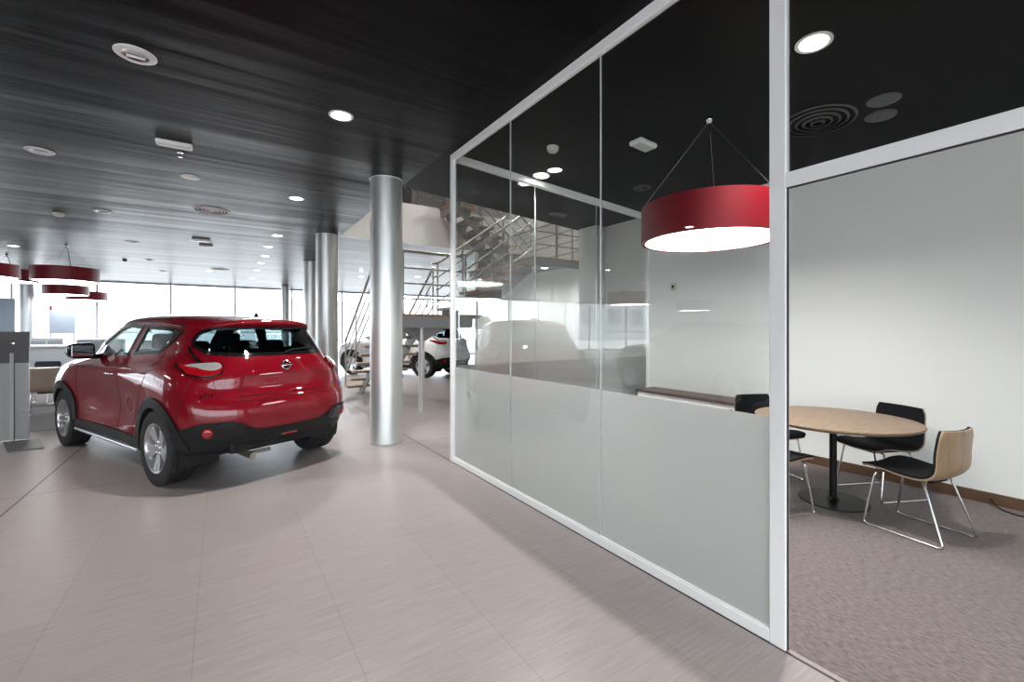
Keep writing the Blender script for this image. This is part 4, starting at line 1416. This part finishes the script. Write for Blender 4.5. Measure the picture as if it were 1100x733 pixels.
# glass-topped screens and display boards by the windows
M_board = mat('grey display board', (.36, .39, .42), .6)
M_board2 = mat('blue grey display board', (.42, .50, .60), .6)
def board(x, y, w, z0, z1, m, label, sign=None):
    b = empty('display_board', (x, y, 0), 0, label, 'display board')
    bm = bmesh.new(); box(bm, (-w / 2, -.02, z0), (w / 2, .02, z1), .005); obj('panel', bm, m, b)
    for sx in (-1, 1):
        bm = bmesh.new(); box(bm, (sx * (w / 2 - .04) - .02, -.015, .02), (sx * (w / 2 - .04) + .02, .015, z0)); obj('leg', bm, M_mull, b)
    bm = bmesh.new(); box(bm, (-w / 2, -.2, .001), (w / 2, .2, .02)); obj('base', bm, M_mull, b)
    if sign:
        bm = bmesh.new(); box(bm, (-w / 2 + .02, -.028, z1 - .32), (-w / 2 + .07, -.02, z1 - .20)); obj('red_mark', bm, M_redshade, b)
    return b
board(-6.65, 20.3, 1.35, 1.45, 2.20, M_board, 'wide grey display board at the edge of the view by the windows')
board(-5.55, 20.0, .42, 1.02, 2.40, M_board2, 'narrow tall blue grey board beside the far column')
board(-4.35, 20.3, .62, 1.30, 2.40, M_board2, 'blue grey board with a red mark between column and car', True)
# low cabinets along the window wall
for i, (x, w, h, lab) in enumerate(((-4.4, .7, 1.15, 'tall pale cabinet by the windows'), (-3.2, 1.1, 1.1, 'grey blue cabinet with glass doors by the windows'), (-1.9, .9, 1.05, 'pale blue cabinet behind the wing mirror'))):
    c = empty('display_cabinet', (x, 19.2, 0), 0, lab, 'cabinet')
    bm = bmesh.new(); box(bm, (-w / 2, -.25, .01), (w / 2, .25, h), .01); obj('body', bm, (M_frame, M_board2, M_board2)[i], c)
    for sx in (-1, 1):
        bm = bmesh.new(); box(bm, (sx * w / 4 - w / 4 + .02, -.27, .06), (sx * w / 4 + w / 4 - .02, -.25, h - .05), .004); obj('door', bm, (M_board2, M_board, M_frame)[i], c)
    bm = bmesh.new(); box(bm, (-w / 2 - .02, -.29, h), (w / 2 + .02, .27, h + .03), .004); obj('top', bm, M_frame, c)
# ================================================================ STAIRCASE
st = empty('staircase', (2.3, 10.4, 0), 0, 'open steel staircase with oak treads, turning round landings up to the floor above', 'staircase')
SO = Vector((2.3, 10.4, 0))
def so(name, bm, m, **k):
    bmesh.ops.translate(bm, vec=-SO, verts=bm.verts)
    return obj(name, bm, m, st, **k)
L1, L2, L3 = 1.67, 2.80, 4.20
X0, X1 = 2.33, 3.50        # width of the first flight
def tread(lo, hi, z, axis, bend):
    """oak board on a folded grey plate"""
    bm = bmesh.new(); box(bm, (lo[0], lo[1], z - .035), (hi[0], hi[1], z), .006)
    o = so('tread', bm, M_tread)
    bm = bmesh.new()
    box(bm, (lo[0] + .02, lo[1] + .02, z - .05), (hi[0] - .02, hi[1] - .02, z - .036))
    if axis == 'Y':
        box(bm, ((lo[0] + hi[0]) / 2 - .05, lo[1] + .03, z - .20), ((lo[0] + hi[0]) / 2 + .05, lo[1] + .15, z - .05))
    so('tread_plate', bm, M_greysteel)
    return o
# flight A: from the floor towards the camera up to the first landing
nA = 9; rA = L1 / nA
YA0, YA1 = 10.4, 8.15
gA = (YA0 - YA1) / (nA - 1)
for i in range(1, nA):
    y = YA0 - gA * (i - 1)
    tread((X0, y - .29), (X1, y), rA * i, 'Y', 0)
def stringer(pts, w, name='stringer'):
    """flat plate: pts are (a, b) world point pairs top and bottom edge, thickness along w"""
    bm = bmesh.new()
    n = len(pts)
    A = [bm.verts.new(Vector(p)) for p in pts]; B = [bm.verts.new(Vector(p) + Vector(w)) for p in pts]
    bm.faces.new(A); bm.faces.new(B[::-1])
    for i in range(n): bm.faces.new((A[i], A[(i + 1) % n], B[(i + 1) % n], B[i]))
    return so(name, bm, M_greysteel)
for x in (X0 + .32, X1 - .34):
    top, bot = [], []
    saw = []
    for i in range(1, nA):
        y = YA0 - gA * (i - 1)
        saw += [(x, y - .02, rA * (i - 1) + .02 if i > 1 else .0), (x, y - .02, rA * i - .05), (x, y - gA - .02, rA * i - .05)]
    low = [(x, YA1 - .12, L1 - .06), (x, YA1 - .12, L1 - .30), (x, YA0 - .28, .0)]
    stringer(saw + low, (.02, 0, 0))
def rails(path, names, heights, posts, r_hand=.024, r_rail=.0135):
    """handrail and thinner rails offset vertically over a walking-line path, with posts"""
    bm = bmesh.new(); tube(bm, [Vector(p) + Vector((0, 0, heights[0])) for p in path], r_hand, 10, fillet=.06)
    so('handrail', bm, M_steel, smooth=True, auto=60)
    for h in heights[1:]:
        bm = bmesh.new(); tube(bm, [Vector(p) + Vector((0, 0, h)) for p in path], r_rail, 8, fillet=.05)
        so('rail', bm, M_steel, smooth=True, auto=60)
    for p in posts:
        bm = bmesh.new(); tube(bm, [(p[0], p[1], p[2] - .03), (p[0], p[1], p[2] + heights[0])], .017, 8)
        lathe(bm, [(0, .012), (.035, .010), (.035, 0), (0, 0)], 16, Matrix.Translation(p))
        so('baluster', bm, M_steel, smooth=True, auto=60)
HT = [.98, .72, .48, .24]
for x in (X0 + .01, X1 - .01):
    rails([(x, YA0 - .05, rA), (x, YA1 - .05, L1)], '', HT, [(x, YA0 - .08, rA), (x, YA0 - gA * 3.5, rA * 4.3), (x, YA1 - .02, L1 - .0)])
# landing 1
YL0, YL1, XL0, XL1 = 6.62, 7.88, 2.33, 3.62
bm = bmesh.new(); box(bm, (XL0, YL0, L1 - .035), (XL1, YL1, L1), .006); so('landing', bm, M_tread)
bm = bmesh.new(); box(bm, (XL0 + .03, YL0 + .04, L1 - .21), (XL1 - .03, YL0 + .08, L1 - .036)); box(bm, (XL0 + .03, YL1 - .08, L1 - .21), (XL1 - .03, YL1 - .04, L1 - .036))
box(bm, (XL0 + .03, YL0 + .08, L1 - .21), (XL0 + .07, YL1 - .08, L1 - .036)); box(bm, (XL1 - .07, YL0 + .08, L1 - .21), (XL1 - .03, YL1 - .08, L1 - .036))
box(bm, (XL0 + .07, YL0 + .08, L1 - .06), (XL1 - .07, YL1 - .08, L1 - .040))
so('landing_beam', bm, M_greysteel)
bm = bmesh.new(); lathe(bm, [(.0, .0), (.055, .0), (.055, L1 - .21), (0, L1 - .21)], 32, Matrix.Translation((2.93, 7.32, 0)))
so('landing_post', bm, M_col, smooth=True, auto=40)
bm = bmesh.new()
for a in range(4):
    Mx = Matrix.Translation((2.93, 7.32, 0)) @ Matrix.Rotation(a * PI / 2 + .6, 4, 'Z')
    pp = [(.05, 0, L1 - .21), (.05, 0, L1 - .45), (.5, 0, L1 - .21)]
    A = [bm.verts.new(Mx @ (Vector(p) + Vector((0, -.006, 0)))) for p in pp]; B = [bm.verts.new(Mx @ (Vector(p) + Vector((0, .006, 0)))) for p in pp]
    bm.faces.new(A); bm.faces.new(B[::-1])
    for i in range(3): bm.faces.new((A[i], A[(i + 1) % 3], B[(i + 1) % 3], B[i]))
so('landing_bracket', bm, M_greysteel)
rails([(XL1 - .25, YL0 + .03, L1), (XL0 + .02, YL0 + .03, L1), (XL0 + .02, YL1, L1), (XL0 + .02, YA1 - .05, L1)], '', HT, [(XL0 + .03, YL0 + .03, L1), (XL1 - .45, YL0 + .03, L1)])
# flight B: along +x from landing 1 to landing 2
nB = 7; rB = (L2 - L1) / nB
XB0, XB1 = 3.42, 4.86
gB = (XB1 - XB0) / (nB - 1)
YB0, YB1 = 6.64, 7.80
for i in range(1, nB):
    x = XB0 + gB * (i - 1)
    tread((x, YB0), (x + .30, YB1), L1 + rB * i, 'X', 0)
for y in (YB0 + .18, YB1 - .2):
    saw = []
    for i in range(1, nB):
        x = XB0 + gB * (i - 1)
        saw += [(x + .03, y, L1 + rB * (i - 1) - .03), (x + .03, y, L1 + rB * i - .05), (x + gB + .03, y, L1 + rB * i - .05)]
    low = [(XB1 + .1, y, L2 - .06), (XB1 + .1, y, L2 - .26), (XB0 + .35, y, L1 - .06), (XB0 + .03, y, L1 - .06)]
    stringer(saw + low, (0, .02, 0))
for y in (YB0 + .01, YB1 - .01):
    rails([(XB0 - .1, y, L1 + .02), (XB0 + .05, y, L1 + .05), (XB1 + .1, y, L2)], '', HT,
          [(XB0 + .02, y, L1 + .02), (XB0 + .55, y, L1 + rB * 3), (XB1 + .05, y, L2)])
# landing 2
XM0, XM1, YM1 = XB1, 6.17, 9.32
bm = bmesh.new(); box(bm, (XM0, YB0, L2 - .035), (XM1, YM1, L2), .006); so('landing', bm, M_tread)
bm = bmesh.new(); box(bm, (XM0 + .05, YB0 + .06, L2 - .15), (XM1 - .05, YB0 + .10, L2 - .036)); box(bm, (XM0 + .05, YB0 + .1, L2 - .15), (XM0 + .1, YM1 - .05, L2 - .036))
box(bm, (XM0 + .1, YB0 + .1, L2 - .06), (XM1 - .05, YM1 - .05, L2 - .038))
so('landing_beam', bm, M_greysteel)
rails([(XM0 + .1, YB0 + .02, L2), (XM1 - .03, YB0 + .02, L2), (XM1 - .03, YM1 - .1, L2)], '', HT, [(XM0 + .55, YB0 + .02, L2), (XM1 - .35, YB0 + .02, L2), (XM1 - .03, YB0 + .9, L2)])
# flight C: back along -x up to the upper floor
nC = 8; rC = (L3 - L2) / nC
XC0 = 6.0; gC = .245
YC0, YC1 = 8.3, 9.3
for i in range(1, nC):
    x = XC0 - gC * (i - 1)
    tread((x - .30, YC0), (x, YC1), L2 + rC * i, 'X', 0)
XC1 = XC0 - gC * (nC - 1)
for y in (YC0 + .18, YC1 - .2):
    saw = []
    for i in range(1, nC):
        x = XC0 - gC * (i - 1)
        saw += [(x - .03, y, L2 + rC * (i - 1) - .03), (x - .03, y, L2 + rC * i - .05), (x - gC - .03, y, L2 + rC * i - .05)]
    low = [(XC1 - .05, y, L3 - .06), (XC1 - .05, y, L3 - .30), (XC0 - .35, y, L2 - .06), (XC0 - .03, y, L2 - .06)]
    stringer(saw + low, (0, .02, 0))
for y in (YC0 + .01, YC1 - .01):
    rails([(XC0 + .02, y, L2), (XC1, y, L3), (XC1 - .2, y, L3)], '', HT, [(XC0, y, L2 + .05), (XC0 - gC * 3, y, L2 + rC * 3.6), (XC1, y, L3)])
# bridge to the upper floor and its railing
bm = bmesh.new(); box(bm, (XC1 - .1, YC0 - .02, L3 - .04), (XC1 + .03, 9.42, L3), .005); so('landing', bm, M_tread)
bm = bmesh.new(); box(bm, (XC1 - .08, YC0 + .02, L3 - .2), (XC1 - .03, 9.36, L3 - .042)); so('landing_beam', bm, M_greysteel)
rails([(XC1 + .05, YC0 + .02, L3), (XC1 - .06, YC0 + .02, L3), (XC1 - .06, 9.42, L3)], '', HT, [(XC1 - .06, YC0 + .03, L3)])
# upper-floor railing and sofa
rl = empty('upper_floor_railing', (4.0, 9.5, 4.22), 0, 'steel railing along the edge of the upper floor', 'railing')
for h in HT:
    bm = bmesh.new(); tube(bm, [(-.3, 0, h), (2.1, 0, h)], .02 if h > .9 else .01, 8); obj('rail', bm, M_steel, rl, smooth=True)
for i in range(4):
    bm = bmesh.new(); tube(bm, [(-.3 + i * .8, 0, 0), (-.3 + i * .8, 0, .98)], .017, 8); obj('post', bm, M_steel, rl, smooth=True)
sf = empty('sofa', (2.9, 10.35, 4.221), 0, 'black sofa with rounded back at the edge of the upper floor', 'sofa')
M_leather = mat('black leather', (.012, .012, .013), .4)
bm = bmesh.new()
prof = []
for i in range(17):
    a = PI * i / 16
    prof.append((.85 * math.cos(a), .05 + .62 * math.sin(a) ** .6 if i not in (0, 16) else .05))
A = [bm.verts.new((x, -.42, z)) for x, z in prof]; B = [bm.verts.new((x, -.20, z)) for x, z in prof]
bm.faces.new(A); bm.faces.new(B[::-1])
for i in range(len(A)): bm.faces.new((A[i], A[(i + 1) % len(A)], B[(i + 1) % len(A)], B[i]))
bmesh.ops.bevel(bm, geom=[e for e in bm.edges if len(e.link_faces) == 2], offset=.02, segments=2, affect='EDGES')
obj('backrest', bm, M_leather, sf, smooth=True, auto=50)
bm = bmesh.new(); box(bm, (-.8, -.2, .08), (.8, .45, .42), .05); obj('seat', bm, M_leather, sf, smooth=True, auto=50)
for sx in (-1, 1):
    bm = bmesh.new(); box(bm, (sx * .8 - .09, -.3, .05), (sx * .8 + .09, .45, .56), .05); obj('armrest', bm, M_leather, sf, smooth=True, auto=50)
for sx in (-1, 1):
    for sy in (-.3, .38):
        bm = bmesh.new(); lathe(bm, [(0, 0), (.025, 0), (.03, .09), (0, .09)], 12, Matrix.Translation((sx * .7, sy, 0))); obj('leg', bm, M_blackmetal, sf)

# ================================================================ OTHER CARS
def recolour(root, new, new2, drop=()):
    for ch in list(root.children):
        nm = ch.name.split('.')[0]
        if nm in drop:
            for g in list(ch.children): bpy.data.objects.remove(g)
            bpy.data.objects.remove(ch); continue
        for i, sl_ in enumerate(ch.material_slots):
            if sl_.material == M_red:
                sl_.link = 'OBJECT'; sl_.material = new
M_whitepaint = paint('white car paint', (.72, .73, .73), 0)
M_darkpaint = paint('dark grey car paint', (.03, .032, .036), .3)
def car_copy(axle, heading, scale, paint_, label):
    a = math.radians(90 + heading)
    c = copy_tree(red_car)
    c.location = (axle[0] - .755 * scale[0] * math.cos(a), axle[1] - .755 * scale[0] * math.sin(a), 0)
    c.rotation_euler = (0, 0, a); c.scale = scale
    c['label'] = label
    recolour(c, paint_, None, ('model_lettering', 'blue_side_badge', 'badge'))
    return c
car_copy((5.70, 12.75), 32, (1.10, 1.0, 1.03), M_whitepaint, 'white crossover car parked behind the staircase')
car_copy((-4.1, 4.2), 10, (1.08, 1.0, 1.04), M_darkpaint, 'dark grey car outside the view, mirrored in the glass screen')
# ================================================================ PERSON BY THE WINDOWS
def person(x, y, rz, label):
    p = empty('person', (x, y, 0), rz, label, 'person')
    me = bpy.data.meshes.new('body')
    V = [(0, 0, .90), (0, 0, 1.08), (0, 0, 1.26), (0, .0, 1.36), (0, .01, 1.43), (0, .015, 1.50), (0, .015, 1.57)]
    E = [(0, 1), (1, 2), (2, 3), (3, 4), (4, 5), (5, 6)]
    Rr = [(.155, .11), (.14, .10), (.165, .11), (.11, .08), (.05, .05), (.072, .088), (.062, .078)]
    for s in (-1, 1):
        b = len(V)
        V += [(s * .09, 0, .84), (s * .10, .01, .48), (s * .11, -.01, .09), (s * .115, .13, .04)]
        Rr += [(.085, .085), (.055, .055), (.038, .038), (.035, .028)]
        E += [(0, b), (b, b + 1), (b + 1, b + 2), (b + 2, b + 3)]
        b = len(V)
        V += [(s * .17, 0, 1.32), (s * .23, -.02, 1.06), (s * .22, .08, .84), (s * .215, .10, .77)]
        Rr += [(.055, .055), (.038, .038), (.026, .026), (.028, .018)]
        E += [(3, b), (b, b + 1), (b + 1, b + 2), (b + 2, b + 3)]
        h = b + 3
        for k, (dy, ln) in enumerate(((-.03, .06), (-.01, .075), (.01, .08), (.03, .07))):
            c = len(V)
            V += [(s * .215, .10 + dy * .9, .735), (s * .212, .105 + dy, .735 - ln * .6), (s * .205, .11 + dy, .735 - ln)]
            Rr += [(.009, .009), (.008, .008), (.007, .007)]
            E += [(h, c), (c, c + 1), (c + 1, c + 2)]
        c = len(V)
        V += [(s * .21, .135, .76), (s * .205, .15, .72)]
        Rr += [(.010, .010), (.008, .008)]
        E += [(h, c), (c, c + 1)]
    me.from_pydata(V, E, [])
    o = link('body', me, mat('dark blue work clothes', (.035, .05, .09), .8), p)
    sk = o.modifiers.new('skin', 'SKIN')
    for i, r in enumerate(Rr): me.skin_vertices[0].data[i].radius = r
    me.skin_vertices[0].data[0].use_root = True
    sub = o.modifiers.new('sub', 'SUBSURF'); sub.levels = 2; sub.render_levels = 2
    bm = bmesh.new()
    bmesh.ops.create_uvsphere(bm, u_segments=20, v_segments=14, radius=1)
    for v in bm.verts: v.co = Vector((v.co.x * .082, v.co.y * .100 - .004, v.co.z * .118 + 1.545))
    bmesh.ops.delete(bm, geom=[v for v in bm.verts if v.co.z < 1.53 and v.co.y > .02], context='VERTS')
    obj('hair', bm, mat('dark hair', (.02, .015, .012), .7), p, smooth=True)
    return p
person(3.18, 21.6, math.radians(200), 'person in dark blue clothes standing by the window wall')

# ================================================================ OUTSIDE
M_pave = mat('pale paving', (.55, .55, .54), .8)
M_bld = mat('pale render', (.62, .63, .64), .8)
M_bld2 = mat('grey render', (.36, .38, .40), .8)
M_hedge = mat('hedge green', (.2, .24, .18), .9)
slab('ground', [(-120, -60), (120, -60), (120, 160), (-120, 160)], -.3, -.102, M_pave)
def building(x0, x1, y, h, m, label, floors=2):
    b = empty('building', ((x0 + x1) / 2, y, -.1), 0, label, 'building')
    w = (x1 - x0) / 2
    bm = bmesh.new(); box(bm, (-w, 0, 0), (w, 8, h)); obj('wall', bm, m, b)
    bm = bmesh.new(); box(bm, (-w - .2, -.2, h), (w + .2, 8.2, h + .25)); obj('roof_edge', bm, M_bld2, b)
    n = int(w * 2 / 5)
    for i in range(n):
        bm = bmesh.new(); x = -w + (i + .5) * (2 * w / n); box(bm, (x - 1.3, -.05, h * .35), (x + 1.3, .02, h * .7)); obj('window', bm, M_bld2, b)
building(8, 34, 64, 5.2, M_bld, 'low pale industrial building across the road')
building(-14, 4, 70, 4.6, M_bld, 'long low warehouse in the haze')
building(-62, -40, 50, 7.0, M_bld, 'pale block beyond the side windows')
for i, (x, y, r) in enumerate(((-86, 78, 2.4), (-70, 84, 2.0), (-96, 70, 2.2), (-62, 90, 1.8), (-50, 95, 2.2), (-104, 60, 2.3))):
    t = empty('tree', (x, y, -.1), i, ['broad tree seen mirrored in the glass', 'smaller tree beside the broad one', 'rounded tree near the side windows', 'small tree towards the road', 'tree before the warehouse', 'tree at the end of the row'][i], 'tree', 'trees across the car park')
    bm = bmesh.new(); tube(bm, [(0, 0, 0), (.1, 0, 1.6), (0, .1, 2.6)], .16, 8); obj('trunk', bm, M_skirt, t, smooth=True)
    bm = bmesh.new()
    rnd = random.Random(i)
    for k in range(60):
        a, b_ = rnd.uniform(0, 2 * PI), rnd.uniform(-.6, 1)
        q = r * rnd.uniform(.2, .85)
        c = Vector((q * math.cos(a) * math.cos(b_), q * math.sin(a) * math.cos(b_), 3.0 + r * .8 * math.sin(b_)))
        bmesh.ops.create_icosphere(bm, subdivisions=1, radius=r * rnd.uniform(.16, .3), matrix=Matrix.Translation(c))
    obj('crown', bm, M_hedge, t)

# ================================================================ LIGHT
w = bpy.data.worlds.new('overcast bright sky'); SC.world = w; w.use_nodes = True
bg = w.node_tree.nodes['Background']
bg.inputs[0].default_value = (.87, .93, 1.0, 1)
bg.inputs[1].default_value = WORLD
sun = bpy.data.lights.new('sun', 'SUN'); sun.energy = 3; sun.angle = .03; sun.color = (1, .96, .9)
so_ = bpy.data.objects.new('sun', sun); COL.objects.link(so_)
so_.rotation_euler = (math.radians(40), 0, math.radians(200))
def portal(name, loc, rot, sx, sy):
    l = bpy.data.lights.new(name, 'AREA'); l.shape = 'RECTANGLE'; l.size = sx; l.size_y = sy; l.cycles.is_portal = True
    o = bpy.data.objects.new(name, l); COL.objects.link(o); o.location = loc; o.rotation_euler = rot
portal('sky_portal_north', ((XW + XE) / 2, YN + .1, CZ / 2), (-PI / 2, 0, 0), XE - XW, CZ)
portal('sky_portal_west', (XW - .1, 21, CZ / 2), (PI / 2, 0, -PI / 2), 4, CZ)
portal('sky_portal_south', ((XW + 2.08) / 2, YS - .1, CZ / 2), (PI / 2, 0, 0), 2.08 - XW, CZ)
# lamps of the room: the beam of each lit downlight
def spot(x, y, power, size=115, z=None):
    l = bpy.data.lights.new('downlight_beam', 'SPOT'); l.energy = power; l.spot_size = math.radians(size); l.spot_blend = .8; l.shadow_soft_size = .08
    l.color = (1, .97, .92)
    o = bpy.data.objects.new('downlight_beam', l); COL.objects.link(o); o.location = (x, y, (z or zc(x, y)) - .03)
for x, y in [(.89, 4.1), (.91, 7.03), (.95, 10.0), (.95, 12.93), (.96, 16.1)]: spot(x, y, SPOT)
for x, y in [(3.9, 12.0), (3.9, 15.0)]: spot(x, y, SPOT)
for x, y in [(3.14, 1.288), (3.156, 4.16)]: spot(x, y, RSPOT)
# unseen lamps added for fill light, behind the camera and over the side hall
for x, y in [(-2.5, -1.5), (.6, -1.0), (-6, 3), (-10, 5), (-6, 10), (-10, 12), (-3, 1.5), (-3, 5), (-.6, -.9)]:
    downlight_lit(x, y, 'added fill downlight outside the view, over the side of the hall', .085); spot(x, y, SPOT)
for x, y in [(3.6, -.9), (3.6, -3.2)]:  # two more unseen lamps, added to light the meeting room from its rear
    downlight_lit(x, y, 'added fill downlight outside the view, in the rear of the meeting room', .085); spot(x, y, RSPOT * .5)
spot(4.6, 7.2, 110, 150, 6.58); spot(3.2, 7.6, 45, 150, 6.58); spot(3.6, 11.2, 30, 150, 6.58)  # added spots that brighten the stair void from above
for yy in (6.95, 8.2):  # added lamps that brighten the wall below the landing
    spot(5.35, yy, 26, 165, 2.63)
    d = downlight_lit(5.35, yy, 'added fill downlight under the upper stair landing', .07); d.location.z = 2.65; d['group'] = 'added fill lights under the stair landing'
for x, y in [(4.6, 7.2), (3.2, 7.6), (3.6, 11.2)]:  # bodies for the added stair void lamps
    d = downlight_lit(x, y, 'added fill downlight in the ceiling high above the staircase', .11); d.location.z = 6.6; d['group'] = 'added fill lights high above the staircase'
SC.view_settings.exposure = EXPO
# ================================================================ CAMERA
cd = bpy.data.cameras.new('camera')
cam = bpy.data.objects.new('camera', cd)
COL.objects.link(cam)
cd.sensor_width = 36
cd.lens = 475 / 1100 * 36
cd.shift_y = -(366.5 - 354.7) / 1100
cd.clip_start = .05
cd.clip_end = 400
cam.location = (0, 0, 1.42)
cam.rotation_euler = (PI / 2, 0, -math.atan(313 / 475))
SC.camera = cam
SC.view_settings.view_transform = 'Standard'
SC.view_settings.look = 'None'
SC.view_settings.gamma = 1
SC.view_settings.use_curve_mapping = False
